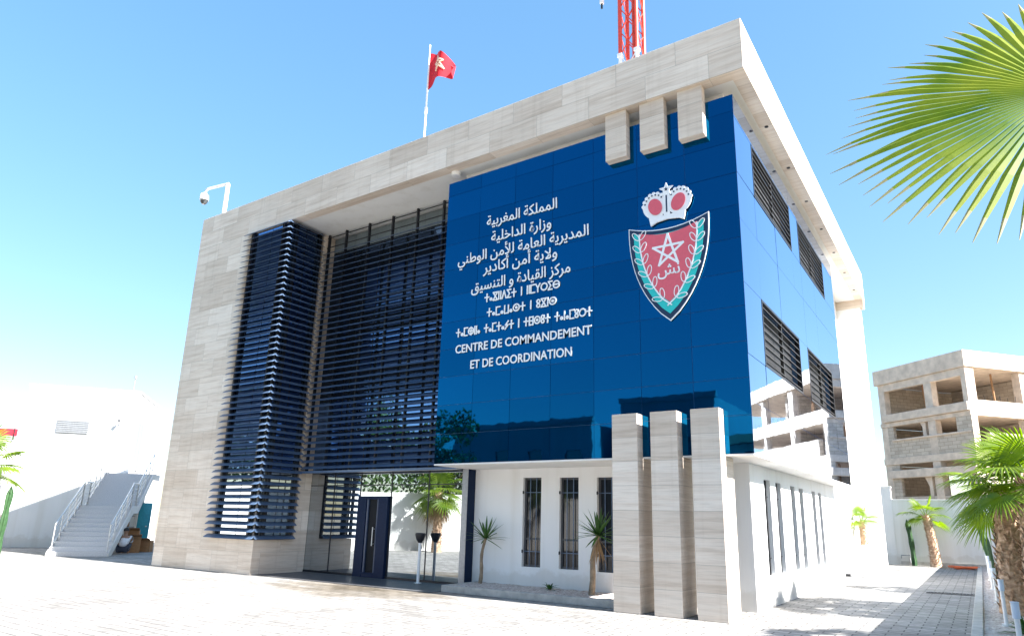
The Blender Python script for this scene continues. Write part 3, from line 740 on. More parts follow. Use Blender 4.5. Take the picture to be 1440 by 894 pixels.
def rosette(mb, c, n, L, w, emin, emax, droop=.0, m=0, seed=1):
    rnd = random.Random(seed)
    for k in range(n):
        az = k*2.39996+rnd.uniform(-.2,.2); e = emin+(emax-emin)*((k+.5)/n)**.8+rnd.uniform(-.1,.1); l = L*rnd.uniform(.8,1.08)
        d = Vector((math.cos(az)*math.cos(e), math.sin(az)*math.cos(e), math.sin(e))); sd = Vector((-math.sin(az), math.cos(az), 0)); up = sd.cross(d)
        rows = []
        for t in (0,.15,.4,.7,.9,1):
            ww = w*(.55+.45*min(1,t*4))*(1-t**3)+.002; p = Vector(c)+d*(l*t)+Vector((0,0,-droop*l*t*t))
            rows.append([p-sd*ww+up*ww*.35, p, p+sd*ww+up*ww*.35])
        mb.grid(rows, m, False, False)
def yucca(loc, lean, h, L, label, seed, n=44, r=.065, dead=0):
    y_ = thing('yucca', label, 'yucca', loc, 0, 'yuccas in the front bed')
    b = MB(); pts = []; rr = []
    for i in range(9):
        t = i/8; pts.append((lean*t*t*.6+lean*t*.4+.02*math.sin(t*7), .015*math.cos(t*5), h*t)); rr.append(r*(1-.35*t)+.006*(i%2))
    b.tube(pts, rr, 9); b.build('trunk', M_TRUNK_Y, y_)
    b = MB(); rosette(b, pts[-1], n, L, .028, -.35, 1.35, .14, 0, seed)
    if dead: rosette(b, (pts[-1][0], pts[-1][1], pts[-1][2]-.06), dead, L*.8, .024, -1.35, -.9, .1, 1, seed+1)
    b.build('crown', [M_YUCCA, M_PALMD], y_)
yucca((-7.28, 1.45, .13), .12, 1.05, .62, 'yucca with a thin grey stem beside the entrance glass', 3, 30, .045)
yucca((-4.10, 1.12, .13), .16, 1.22, .66, 'yucca with a thicker brown stem in front of the third slit window', 9, 40, .066, 10)
b = MB(); rosette(b, (0,0,.0), 14, .34, .025, .3, 1.3, .5, 0, 4); ag = b.build('agave', M_YUCCA); ag.location = (-5.30, 1.42, .14); tag(ag, 'small drooping agave in the gravel between the two yuccas', 'agave')

po = thing('card_reader_post', 'slim pale post with a black bowl head in front of the entrance glass', 'post', (-9.29, 1.50, 0))
b = MB(); b.tube([(0,0,0),(0,0,1.06)], .038, 12); b.tube([(0,0,0),(0,0,.02)], .10, 14); b.build('stem', M_WMETAL, po)
b = MB(); b.tube([(0,0,1.0),(0,0,1.08),(0,0,1.19),(0,0,1.23)], [.045,.10,.135,.135], 16); b.build('head', M_POST, po)
b = MB(); b.tube([(0,0,1.231),(0,0,1.245)], [.13,.11], 16); b.build('tray', M_BARE, po)

# ================================================================== BOUNDARY WALLS
def wall(name, x0, x1, y0, y1, h, label, cap=True):
    b = MB(); w = thing(name, label, 'wall', (0,0,0)); b.box(x0, x1, y0, y1, 0, h); b.build('wall_body', M_WHITE2, w)
    b = MB(); b.box(x0-.03, x1+.03, y0-.03, y1+.03, h+.001, h+.06); b.build('coping', M_WHITE2, w, bevel=.008); return w
wall('boundary_wall', -.42, 5.3, 23.93, 24.13, 2.83, 'long white rear boundary wall behind the small palms and cactus')
wall('boundary_wall', -9, -.42, 23.90, 24.15, 3.42, 'taller white wall segment behind the rear terrace')
wall('boundary_wall', 5.1, 5.3, -13.2, 23.9, 2.83, 'white side boundary wall behind the row of palms')
fw_ = thing('boundary_wall', 'white angled front boundary wall facing the entrance glass', 'wall', (-25.0,-4.3,0), math.atan2(-.84,.54))
b = MB(); b.box(0, 17, -.2, 0, 0, 2.75); b.build('wall_body', M_WHITE2, fw_); b = MB(); b.box(0, 17, -.23, .03, 2.751, 2.81); b.build('coping', M_WHITE2, fw_)
b = MB(); b.box(-.3, 5.08, 23.86, 23.92, 0, .16); tag(b.build('skirting', M_CONC), 'low grey concrete skirting at the foot of the rear wall', 'skirting')
tp = MB(); tp.tube([(.1,23.80,.1),(.1,23.80,.42),(-.25,23.80,.42),(-.25,23.80,.28)], .022, 8); tp.tube([(.1,23.80,.2),(.1,23.93,.2)], .018, 6); tag(tp.build('garden_tap', M_GREY), 'small bent grey pipe tap low on the rear wall', 'tap')

# rear terrace with steps rail, white cabinet
tr = thing('rear_terrace', 'white walled terrace with a thin rail behind the building', 'terrace', (0,0,0))
b = MB(); b.box(-6, -1.38, 13.6, 17.9, 0, 1.35); b.build('terrace_wall', M_WHITE2, tr)
b = MB()
for y_ in (13.7, 14.7, 15.7, 16.7): b.tube([(-1.5,y_,1.35),(-1.5,y_,2.35)], .022, 6)
for z_ in (1.62, 1.98, 2.34): b.tube([(-1.5,13.7,z_),(-1.5,17.6,z_)], .018, 6)
for x_ in (-2.6,-3.7): b.tube([(x_,13.7,1.35),(x_,13.7,2.35)], .022, 6)
for z_ in (1.62, 1.98, 2.34): b.tube([(-1.5,13.7,z_),(-3.7,13.7,z_)], .018, 6)
b.build('railing', M_GREY, tr)
cb = thing('white_planter', 'long white masonry planter behind the building corner with a young palm in it', 'planter', (0,0,0))
b = MB(); b.box(-1.34, -.45, 13.46, 13.6, 0, 1.02); b.box(-1.34, -.45, 17.55, 17.7, 0, 1.02); b.box(-1.34, -1.22, 13.6, 17.55, 0, 1.02); b.box(-.57, -.45, 13.6, 17.55, 0, 1.02); b.build('planter_wall', plaster('grey_white_plaster', .62, (.95,.98,1.04), .05), cb)
b = MB(); b.box(-1.22, -.57, 13.6, 17.55, .0, .93); b.build('soil', M_EARTH, cb)
b = MB(); b.box(-1.30, -.9, 13.435, 13.459, .03, .10); b.build('drain_slot', M_POST, cb)

# ================================================================== LEFT HOUSE, STAIRS
E1 = Vector((.616, .788, 0)); E2 = Vector((-.788, .616, 0)); UP = Vector((0,0,1))
P0 = Vector((-32.82, .71, 0)); LW = 4.47; HH = 7.09
hs_ = thing('white_house', 'white flat roofed two storey house with a grey vent and a tall upper door', 'house', (0,0,0))
P1 = P0+E1*LW
b = MB()
b.obox(P0, E1*LW, E2*9, UP*HH); b.build('walls', M_WHITE, hs_)
b = MB(); b.obox(P0-E1*.04+E2*-.04+UP*HH, E1*(LW+.08), E2*9.1, UP*.10); b.build('parapet', M_WHITE, hs_)
b = MB()
vo_ = P0+E1*1.32-E2*.02; 
for i in range(7): b.obox(vo_+UP*(5.05+.085*i), E1*1.28, -E2*.05, UP*.06)
b.obox(vo_+UP*5.04, E1*1.28, E2*.015, UP*.6); b.build('vent', M_GREY, hs_)
b = MB(); dq = P1+E2*.55
b.obox(dq+UP*3.52, E2*.62, E1*.03, UP*2.25); b.obox(dq+E2*.68+UP*3.52, E2*.62, E1*.03, UP*2.25); b.build('door', plain('grey_door_paint', (.22, .23, .24)), hs_)
b = MB(); b.tube([P1-E1*.6-E2*.05+UP*5.6, P1-E1*.6-E2*.3+UP*5.75], .03, 6); b.tube([P1-E1*.6-E2*.3+UP*5.75, P1-E1*.6-E2*.42+UP*5.68], .08, 8); b.build('wall_lamp', M_GREY, hs_)
b = MB(); b.tube([P1-E1*.4+E2*.4+UP*HH, P1-E1*.4+E2*.4+UP*(HH+.75)], .03, 6); b.tube([P1-E1*.4+E2*.4+UP*(HH+.75), P1-E1*.4+E2*.4+UP*(HH+.9)], .07, 8); b.build('roof_aerial', M_GREY, hs_)
# wall running left from the house
b = MB(); b.obox(P0-E1*9-E2*.0, E1*8.99, E2*.25, UP*4.6); tag(b.build('boundary_wall', M_WHITE2), 'high white wall running left from the house behind the palm', 'wall')
sg = thing('sign_board', 'red sign board on top of the far left white wall', 'sign', tuple(P0-E1*.12-E2*.1+UP*4.6))
b = MB(); b.obox(-E1*3+UP*.17, E1*3, E2*.06, UP*.32); b.build('board', M_FLAG, sg)
b = MB(); b.tube([-E1*.1,-E1*.1+UP*.5], .03, 6); b.tube([-E1*2.2,-E1*2.2+UP*.5], .03, 6); b.build('bracket', M_POST, sg)

SB = Vector((-25.35, -.42, 0)); SWd = 1.9; SE = E1
stn = thing('staircase', 'grey granite outdoor staircase with steel railings up to the white house', 'staircase', (0,0,0))
b = MB(); n1, n2, rise, run = 11, 9, .1655, .295
prof = [(0,0)]; s_, z_ = 0, 0
def step(ns):
    global s_, z_
    for i in range(ns):
        z_ += rise; prof.append((s_, z_)); 
        if not (i == ns-1): s_ += run; prof.append((s_, z_))
step(n1); s_ += .9; prof.append((s_, z_)); mid = (s_-.9, s_, z_); step(n2); s_ += 1.6; prof.append((s_, z_)); topz = z_; tops = s_
low = [(tops, topz-.22), (tops-1.6, topz-.22), (mid[1]+.2, mid[2]-.25), (mid[0]+.2, mid[2]-.25), (.42, 0)]
b.prism(prof+low, SB, E2, UP, SE, SWd); b.build('steps', M_GRAN, stn)
b = MB()
for off in (-.045, SWd+.005):
    b.prism([(0,0),(0,.10),(mid[0],mid[2]+.02),(mid[1],mid[2]+.02),(tops-1.6,topz+.02),(tops,topz+.02)]+[(p[0],p[1]-.03) for p in low], SB+SE*off, E2, UP, SE, .04)
b.build('stringer', M_WHITE2, stn)
def rail(off):
    b = MB(); key = [(0.15, .17), (mid[0], mid[2]), (mid[1], mid[2]), (tops-1.5, topz)]
    P = lambda s, z: SB+SE*off+E2*s+UP*z
    for hgt, r_ in ((.95,.026),(.72,.011),(.50,.011),(.28,.011)):
        b.tube([P(s,z+hgt) for s,z in key], r_, 6)
    for (a, c), k in zip(zip(key, key[1:]), (4,1,4)):
        for i in range(k+1):
            t = i/k; s, z = a[0]+(c[0]-a[0])*t, a[1]+(c[1]-a[1])*t; b.tube([P(s,z-.05),P(s,z+.95)], .02, 6)
    b.build('railing', M_RAIL, stn)
rail(.06); rail(SWd-.06)
b = MB(); b.obox(SB+SE*.2+E2*(tops-1.55), SE*(SWd-.4), E2*.15, UP*(topz-.25)); b.build('support_wall', M_WHITE2, stn)
# store under the stairs
def under(s, o, z=0): return SB+SE*(SWd+o-.22)+E2*s+UP*z
sd_ = thing('storage_door', 'open teal door of the store under the stairs', 'door', (0,0,0))
b = MB(); b.obox(under(4.9, .12), SE*.5, E2*.06, UP*2.0); b.build('door_leaf', M_TEALD, sd_)
b = MB(); b.tube([under(4.87,.5,1.0),under(4.82,.5,1.0)], .03, 6); b.build('handle', M_RAIL, sd_)
sh = thing('storage_shelf', 'grey metal shelf of jumbled goods beside the teal door', 'shelf', (0,0,0))
b = MB()
for z_ in (.05,.5,.95,1.4): b.obox(under(4.6,-.72,z_), SE*.8, E2*.4, UP*.03)
b.build('board', M_GREY, sh)
b = MB()
for o_ in (-.72,.05):
    for s_ in (4.6,4.97): b.obox(under(s_,o_,0), SE*.03, E2*.03, UP*1.8)
b.build('upright', M_RAIL, sh)
for k, (o_, z_, w_, h_, mm, nm, lb) in enumerate(((-.28,.53,.3,.25,M_CARD,'carton','brown carton on the second board of the shelf'), (.08,.53,.24,.32,M_WMETAL,'tin','white tin on the second board of the shelf'), (-.2,.98,.4,.2,M_CARD,'carton','flat brown carton on the third board of the shelf'), (-.1,1.43,.34,.28,M_BUSH,'tin','dark green tin on the top board of the shelf'))):
    b = MB(); b.obox(under(4.66,o_-.37,z_), SE*w_, E2*.28, UP*h_); tag(b.build(nm, mm, bevel=.012), lb, nm)
for k, (s, o_, a, w_, h_, lb) in enumerate(((2.55,.18,.2,.62,.62,'large open cardboard box at the foot of the stairs side'), (3.3,.55,-.15,.5,.45,'squat cardboard box nearest the teal door'), (3.35,.0,.1,.55,.85,'tall cardboard box standing behind the crouching person'))):
    bx = thing('cardboard_box', lb, 'box', tuple(under(s,o_)), a+math.atan2(E1.y,E1.x), 'cardboard boxes by the stairs')
    b = MB(); t_ = .012
    b.box(0,w_,0,w_*.8,0,.02); b.box(0,w_,0,t_,.02,h_); b.box(0,w_,w_*.8-t_,w_*.8,.02,h_); b.box(0,t_,t_,w_*.8-t_,.02,h_); b.box(w_-t_,w_,t_,w_*.8-t_,.02,h_); b.build('body', M_CARD, bx)
    b = MB(); b.hexa([(0,-.001,h_),(w_,-.001,h_),(w_,-.2,h_+.1),(0,-.2,h_+.1),(0,.01,h_+.01),(w_,.01,h_+.01),(w_,-.2,h_+.11),(0,-.2,h_+.11)]); b.build('flap', M_CARD, bx)
# the person crouching by the boxes
def skin(name, verts, edges, radii, mat, parent, root=0, sub=2):
    me = bpy.data.meshes.new(name); me.from_pydata(verts, edges, []); me.materials.append(mat)
    o = bpy.data.objects.new(name, me); COL.objects.link(o); o.parent = parent
    md = o.modifiers.new('skin', 'SKIN'); md.use_smooth_shade = True; o.modifiers.new('sub', 'SUBSURF').levels = sub; o.modifiers['sub'].render_levels = sub
    if not me.skin_vertices: me.skin_vertices.new(name='')
    for i, r_ in enumerate(radii): me.skin_vertices[0].data[i].radius = (r_, r_)
    me.skin_vertices[0].data[root].use_root = True
    return o
pe = thing('person', 'person in a white shirt crouching beside the cardboard boxes', 'person', tuple(under(1.75, .35)), math.atan2(E2.y,E2.x))
V = [(-.05,0,.24),(-.03,0,.40),(.06,0,.58),(.12,0,.66),(.17,0,.74),(.20,0,.84),(.19,0,.92),
     (.10,.19,.62),(.24,.24,.42),(.44,.17,.40),(.53,.15,.38),(.10,-.19,.62),(.24,-.24,.42),(.44,-.17,.40),(.53,-.15,.38),
     (0,.11,.22),(.34,.17,.40),(.10,.15,.08),(.24,.16,.035),(0,-.11,.22),(.34,-.17,.40),(.10,-.15,.08),(.24,-.16,.035)]
Ed = [(0,1),(1,2),(2,3),(3,4),(4,5),(5,6),(2,7),(7,8),(8,9),(9,10),(2,11),(11,12),(12,13),(13,14),(0,15),(15,16),(16,17),(17,18),(0,19),(19,20),(20,21),(21,22)]
Ra = [.15,.14,.15,.08,.055,.095,.075,.065,.045,.035,.028,.065,.045,.035,.028,.10,.075,.05,.045,.10,.075,.05,.045]
skin('body', V, Ed, Ra, M_SKIN, pe)
skin('shirt', [V[0],V[1],V[2],V[7],V[8],V[11],V[12]], [(0,1),(1,2),(2,3),(3,4),(2,5),(5,6)], [.175,.165,.165,.085,.062,.085,.062], M_SHIRT, pe)
skin('trousers', [V[0],V[15],V[16],V[17],V[19],V[20],V[21]], [(0,1),(1,2),(2,3),(0,4),(4,5),(5,6)], [.165,.12,.092,.064,.12,.092,.064], M_TROUS, pe)
b = MB()
rows = [[(.185+.108*math.sin(t)*math.cos(a)-.012, .10*math.sin(t)*math.sin(a), .875+.125*math.cos(t)) for a in [2*PI*k/14 for k in range(14)]] for t in [.02+i*.26 for i in range(7)]]
b.grid(rows, 0, True); b.build('hair', M_HAIR, pe)

# ================================================================== UNFINISHED BUILDING
F1 = Vector((.643, .766, 0)); F2 = Vector((-.766, .643, 0))
UD = 1.0
UC = Vector((3.174, 29.854, 0))
ub = thing('unfinished_building', 'unfinished grey concrete and block building with open floors behind the rear wall', 'building', tuple(UC))
LS, LR, HT = 6.1, 15.0, 10.95
def fl_slab(z0, z1, ov=0):
    b = MB(); b.obox(-F1*ov-F2*ov+UP*z0, F1*(LR+ov), F2*(LS+2*ov), UP*(z1-z0)); b.build('floor_slab', M_RAWC, ub, bevel=.02)
fl_slab(10.05, HT, .10)
fl_slab(7.45, 7.70); fl_slab(5.20, 5.60); fl_slab(2.6, 2.9); fl_slab(0.0, .3)
def colm(s, r, z0, z1, w=.45, wr=.42):
    b = MB(); b.obox(F2*(s)+F1*r+UP*z0, F2*w, F1*wr, UP*(z1-z0)); b.build('column', M_RAWC, ub, bevel=.015)
LV = ((7.7,10.05),(5.6,7.45),(2.9,5.2),(.3,2.6))
for a, c in LV: colm(2.24, .04, a, c, .50); colm(5.62, .06, a, c)
for r in (3.9, 7.8, 11.7, 14.5):
    for a, c in LV: colm(.03, r, a, c); colm(5.6, r, a, c)
def blk(s0, s1, r0, r1, z0, z1):
    b = MB(); b.obox(F2*s0+F1*r0+UP*z0, F2*(s1-s0), F1*(r1-r0), UP*(z1-z0)); b.build('block_wall', M_BLOCK, ub)
b = MB(); b.obox(F2*.0+F1*0+UP*7.7, F2*.30, F1*.62, UP*2.35); b.build('column', M_RAWC, ub, bevel=.015)
blk(.0, .92, .02, .45, 5.6, 7.45); blk(0, .30, .02, .45, 2.9, 5.2); blk(0, 1.0, .02, .3, .3, 2.6)
blk(.92, 5.62, .05, .25, 5.6, 6.64)
blk(5.2, 5.62, .05, .25, 6.64, 7.45); blk(5.05, 5.62, .07, .25, 2.9, 5.2)
blk(.02, .25, .62, 14.9, 7.7, 8.3); blk(.02, .25, 1.2, 14.9, 5.6, 6.6); blk(.02, .25, .5, 3.9, 2.9, 5.2)
blk(.3, 5.05, .07, .25, 2.9, 3.35)
b = MB()
b.obox(F2*.02-F1*.14+UP*7.71, F2*5.75, F1*.4, UP*.46); b.build('sill_beam', M_RAWC, ub, bevel=.03)
b = MB(); b.obox(F2*.02-F1*.12+UP*4.40, F2*5.65, F1*.36, UP*.46); b.build('sill_beam', M_RAWC, ub, bevel=.03)
b = MB(); b.obox(F2*.1+F1*.02+UP*9.60, F2*5.5, F1*.3, UP*.447); b.build('beam', M_RAWC, ub, bevel=.02)
b = MB(); b.obox(F2*.1-F1*.06+UP*6.56, F2*5.2, F1*.28, UP*.10); b.build('sill_beam', M_RAWC, ub, bevel=.02)
for z_, h_ in ((6.66,.98),(3.3,1.09)):
    b = MB()
    b.prism([(2.98,z_),(3.2,z_),(3.2,z_+h_*.55),(3.45,z_+h_),(2.98,z_+h_)], F1*.12, F2, UP, F1, .25); b.build('arched_prop', M_RAWC, ub)
for s_, r_, a, c in ((1.1,1.2,7.72,10.04),(3.6,1.0,7.72,10.04),(4.7,2.2,7.72,10.04),(.9,3.0,7.72,10.04),(1.6,1.0,5.62,7.44),(4.2,1.4,5.62,7.44),(1.2,1.2,2.92,5.19),(4.0,1.5,2.92,5.19)):
    b = MB(); b.tube([F2*s_+F1*r_+UP*a, F2*(s_+.06)+F1*r_+UP*c], .05, 6); b.build('prop', M_CARD, ub)
# inner partition and stair flight
b = MB(); b.obox(F2*.5+F1*6.2+UP*2.92, F2*5.3, F1*.2, UP*2.27); b.obox(F2*.5+F1*5+UP*5.62, F2*5.3, F1*.2, UP*1.82); b.obox(F2*.5+F1*5.6+UP*7.72, F2*5.3, F1*.2, UP*2.3); b.obox(F2*6.08+F1*.5+UP*2.92, F2*.15, F1*4, UP*2.27); b.obox(F2*6.08+F1*.5+UP*5.62, F2*.15, F1*14, UP*1.82); b.obox(F2*6.08+F1*.5+UP*7.72, F2*.15, F1*14, UP*2.3)
b.build('partition', M_BLOCK, ub)
b = MB()
for i in range(26): 
    p = F2*.1+F1*(.7+.55*i)+UP*8.29; b.tube([p, p+UP*random.uniform(.25,.4)+F1*random.uniform(-.05,.05)], .012, 5)
b.build('rebar', M_POST, ub)

# ================================================================== PALMS
def fan(mb, hub, direc, up, Rr, nseg=44, spread=2.35, droop=.35, split=.52, m=0, mt=1, rnd=random, wtip=1.0):
    """fan leaf: pleated, fused to 'split' of its radius, then free tapering tips that droop"""
    d = Vector(direc).normalized(); u = (Vector(up)-d*Vector(up).dot(d)).normalized(); s = d.cross(u)
    hub = Vector(hub)
    for k in range(nseg):
        a = -spread+2*spread*(k+.5)/nseg; da = spread/nseg*.98
        L = Rr*(1-.22*abs(a/spread)**3)*rnd.uniform(.90,1.05); jit = rnd.uniform(-.5,.5)*da; dr = droop*rnd.uniform(.6,1.5)
        rows = []
        for t in (.04,.3,split,.72,.87,1.0):
            if t <= split: w = t*L*math.sin(da)
            else: w = split*L*math.sin(da)*(1-(t-split)/(1-split))**.8*wtip+.0015
            aa = a+jit*max(0,t-split); c = hub+(d*math.cos(aa)+s*math.sin(aa))*(L*t)
            q = max(0, t-.35); c = c-Vector((0,0,1))*(dr*q*q*L) + u*(.10*L*(math.cos(a)*t*(1-t)))
            tn = -d*math.sin(aa)+s*math.cos(aa); pl = u*(w*.55)
            rows.append([c-tn*w-pl*.5, c+pl*.5, c+tn*w-pl*.5])
        mb.grid(rows[:-1], m, False, False); mb.grid(rows[-2:], mt, False, False)
def palm(name, loc, h, r0, r1, nleaf, LR_, label, seed, lean=(0,0), group=None, frond_parts=False, skirt=6, nseg=30, pet=(.5,.8), emin=-.5, cat='palm tree'):
    rnd = random.Random(seed); p = thing(name, label, cat, loc, 0, group)
    b = MB(); pts = []; rr = []; nn = max(6, int(h*5))
    for i in range(nn+1):
        t = i/nn; pts.append(Vector((lean[0]*t*t, lean[1]*t*t, h*t))); rr.append(r0+(r1-r0)*t+.012*(i%2)+(.05*r0/.25*(1-t)**8))
    b.tube(pts, rr, 12)
    ns = int(h*r0*520)                                         # old leaf bases, overlapping, pointing up and out
    for k in range(ns):
        t = (k+.5)/ns; az = k*2.39996+rnd.uniform(-.25,.25); c = pts[0].lerp(pts[-1], t); c = Vector((lean[0]*t*t, lean[1]*t*t, h*t)); r_ = r0+(r1-r0)*t
        o_ = Vector((math.cos(az), math.sin(az), 0)); sd = Vector((-math.sin(az), math.cos(az), 0)); L = rnd.uniform(.09,.17)*(r0/.2)**.5; w = rnd.uniform(.03,.055)*(r0/.2)**.5
        a = c+o_*(r_*.93); e = a+o_*(L*rnd.uniform(.35,.75))+Vector((0,0,L*rnd.uniform(.5,1)))+sd*rnd.uniform(-.03,.03)
        b.face([a-sd*w, a+sd*w, e+sd*w*.35, e-sd*w*.35], 0); b.face([a-sd*w, e-sd*w*.35, e+Vector((0,0,-.03))-o_*.01, a+Vector((0,0,-.05))+o_*.01], 0)
    b.build('trunk', M_TRUNK, p)
    top = Vector((lean[0], lean[1], h)); mb = MB()
    for k in range(nleaf+skirt):
        dead = k >= nleaf; az = k*2.39996+rnd.uniform(-.3,.3)
        e = (1.35-(1.35-emin)*(k/max(1,nleaf-1))**.9 if not dead else rnd.uniform(-1.25,-.9))+rnd.uniform(-.12,.12)
        d = Vector((math.cos(az)*math.cos(e), math.sin(az)*math.cos(e), math.sin(e))); L = rnd.uniform(*pet)
        up_ = Vector((-math.cos(az)*math.sin(e), -math.sin(az)*math.sin(e), math.cos(e)))
        hub = top+d*L+Vector((0,0,-.10*L)); c0 = top-Vector((0,0,.08))
        mb.tube([c0, c0.lerp(hub,.5)+Vector((0,0,.04*L)), hub], [.022,.016,.011], 5, 2 if dead else 0)
        d2 = (d*.8+Vector((0,0,-.35 if not dead else -.5))*(1 if e < 1 else .1)).normalized()
        fan(mb, hub, d2, up_, LR_*rnd.uniform(.85,1.08), nseg, 2.2 if not dead else 1.2, .45 if not dead else .7, .5, 2 if dead else 0, 2 if dead else 1, rnd)
    mb.build('crown', [M_PALM, M_PALM if LR_ < .5 else M_PALM, M_PALMD], p)
    return p
palm('palm', (3.34, 4.85, .05), 2.35, .25, .20, 15, .80, 'stout fan palm with a shaggy brown trunk, nearer the kerb in the pair at right', 11, (.10,.0), 'fan palms along the side wall', skirt=0, nseg=36)
palm('palm', (3.72, 3.5, .05), 2.5, .26, .21, 14, .84, 'stout fan palm at the right edge with a reddish shaggy trunk', 12, (.1,.0), 'fan palms along the side wall', skirt=0, nseg=36)
palm('palm', (4.35, 9.6, .05), 2.5, .25, .19, 13, .72, 'fan palm half hidden behind the pair of stout palms at right', 14, (.0,.0), 'fan palms along the side wall', skirt=4)
palm('palm', (4.55, -.4, .05), 2.4, .25, .19, 12, .70, 'fan palm just outside the right edge that shades the paving', 15, (.0,.0), 'fan palms along the side wall', skirt=4)
palm('palm', (1.10, 23.2, 0), 2.15, .19, .13, 9, .60, 'young fan palm with slender leaning trunk against the rear wall', 21, (-.18,0), 'young palms by the rear wall', skirt=0, pet=(.45,.7), emin=-.35)
palm('palm', (-.72, 16.1, .9), .92, .11, .085, 8, .40, 'smallest fan palm growing in the white planter', 22, (-.05,0), 'young palms by the rear wall', skirt=0, pet=(.3,.45), emin=-.1)

# near palm: leaf reaching into the top right of the view
np_ = thing('palm', 'big fan palm close at right with one long bright leaf across the sky', 'palm tree', (4.55, -8.3, .05))
b = MB(); b.tube([(0,0,0),(0,0,.8),(0,0,1.7),(0,0,2.7)], [.34,.30,.27,.22], 14)
rnd = random.Random(5)
for k in range(220):
    t = (k+.5)/220; az = k*2.39996; o_ = Vector((math.cos(az), math.sin(az), 0)); sd = Vector((-math.sin(az), math.cos(az), 0)); a = o_*(.31-.08*t)+Vector((0,0,2.7*t)); L = rnd.uniform(.12,.2)
    e = a+o_*L*.5+Vector((0,0,L)); b.face([a-sd*.05, a+sd*.05, e+sd*.02, e-sd*.02])
b.build('trunk', M_TRUNK, np_)
LOC = Vector((4.55, -8.3, .05))
def frond(hub_w, dir_w, up_w, Rr, nseg=60, spread=2.45, droop=.14, split=.62, dead=False):
    mb = MB(); hub = Vector(hub_w)-LOC; c0 = Vector((0,0,2.65))
    md_ = c0.lerp(hub,.55)+Vector((0,0,.12)); mb.tube([c0, md_, hub], [.03,.022,.014], 6, 0)
    fan(mb, hub, dir_w, up_w, Rr, nseg, spread, droop, split, 0, 1, random.Random(int(Rr*1000)), .95)
    return mb.build('frond', [M_PALMN, M_PALMY], np_)
FR = [((3.49,-8.55,3.62), (-.93,.05,.16), (.20,-.90,.40), .98)]
for f_ in FR: frond(*f_)
for k in range(7):
    az = [-.2,.5,1.1,1.5,-.7,-1.1,.1][k]; e = [.5,.9,.3,.7,.6,.2,.4][k]
    d = Vector((math.cos(az)*math.cos(e), math.sin(az)*math.cos(e), math.sin(e))); up_ = Vector((-math.cos(az)*math.sin(e), -math.sin(az)*math.sin(e), math.cos(e)))
    frond(LOC+Vector((0,0,2.65))+d*.85, d, up_, .85)

# columnar cacti
def cactus(loc, h, r, lean, label):
    b = MB(); rows = []
    for i in range(19):
        t = i/18; rr = r*(.9+.1*math.sin(t*17))*(1 if t < .9 else max(.08,(1-(t-.9)*9.2)))
        rows.append([(lean*t*t+rr*(1+.22*math.cos(5*a))*math.cos(a), rr*(1+.22*math.cos(5*a))*math.sin(a), h*t) for a in [2*PI*k/30 for k in range(30)]])
    b.grid(rows, 0, True); b.face(rows[-1]); o = b.build('cactus', M_CACTUS); o.location = loc
    return tag(o, label, 'cactus', 'columnar cacti')
cactus((.25, 23.55, 0), 2.0, .10, -.12, 'columnar cactus left of the young palm at the rear wall')
cactus((3.08, 15.5, .05), 2.45, .11, -.42, 'leaning columnar cactus beside the stout palms at right')
# path lights along the planted strip
def path_light(loc, label):
    p = thing('path_light', label, 'path light', loc, 0, 'path lights along the planted strip')
    b = MB(); b.tube([(0,0,-.05),(0,0,.56)], .03, 12); b.tube([(0,0,-.05),(0,0,.03)], .07, 12); b.build('post', M_WMETAL, p)
    b = MB(); b.tube([(0,0,.561),(0,0,.735)], .044, 14); b.tube([(0,0,.736),(0,0,.75)], .048, 14); b.build('lamp_cap', M_CAP, p)
    return p
pls = ((3.17,-1.75,.06,'nearest white path light at the lower right corner'), (3.11,2.6,.06,'second white path light from the lower right corner'), (3.05,6.7,.06,'third white path light along the planted strip'), (3.01,10.8,.06,'fourth white path light along the planted strip'), (2.99,14.9,.06,'fifth white path light along the planted strip'), (2.97,19,.06,'farthest white path light, nearest the rear wall'))
p0 = None
for (x, y_, z_, lb) in pls:
    q = path_light((x,y_,z_), lb) if p0 is None else copy_tree(p0)
    q.location = (x,y_,z_); q['label'] = lb; p0 = p0 or q
# low agaves at the strip
for k, (x, y_, lb) in enumerate(((3.55,-1.0,'green agave beside the nearest path light'), (3.75,-3.4,'large green agave in the lower right corner'), (3.4,1.6,'green agave at the foot of the stout palms'))):
    b = MB(); rosette(b, (0,0,0), 26, .5, .05, .1, 1.3, .3, 0, 30+k); o = b.build('agave', M_YUCCA); o.location = (x,y_,.06); tag(o, lb, 'agave', 'agaves in the planted strip')
# orange netting heap at the end of the drive
b = MB(); rnd = random.Random(3)
for k in range(7):
    pts = [(2.15+.42*math.cos(a)*(.7+.1*k)+rnd.uniform(-.05,.05), 22.3+.5*math.sin(a)*(.5+.08*k)+rnd.uniform(-.05,.05), .03+.012*k+.015*math.sin(3*a)) for a in [2*PI*i/20+k for i in range(18)]]
    b.tube(pts, .018, 6)
tag(b.build('hose_coil', M_ORANGE), 'orange hose coiled on the paving by the rear wall', 'hose')
# drain grate in the drive
dg = thing('drain_grate', 'dark iron drain grate set in the shaded drive', 'drain grate', (2.15, 9.3, 0))
b = MB(); b.box(-.62,.62,-.22,-.16,.003,.012); b.box(-.62,.62,.16,.22,.003,.012); b.box(-.62,-.56,-.16,.16,.003,.012); b.box(.56,.62,-.16,.16,.003,.012); b.build('frame', M_POST, dg)
b = MB()
for k in range(14): b.box(-.55+.08*k,-.52+.08*k,-.16,.16,.003,.010)
b.build('grille', M_POST, dg)

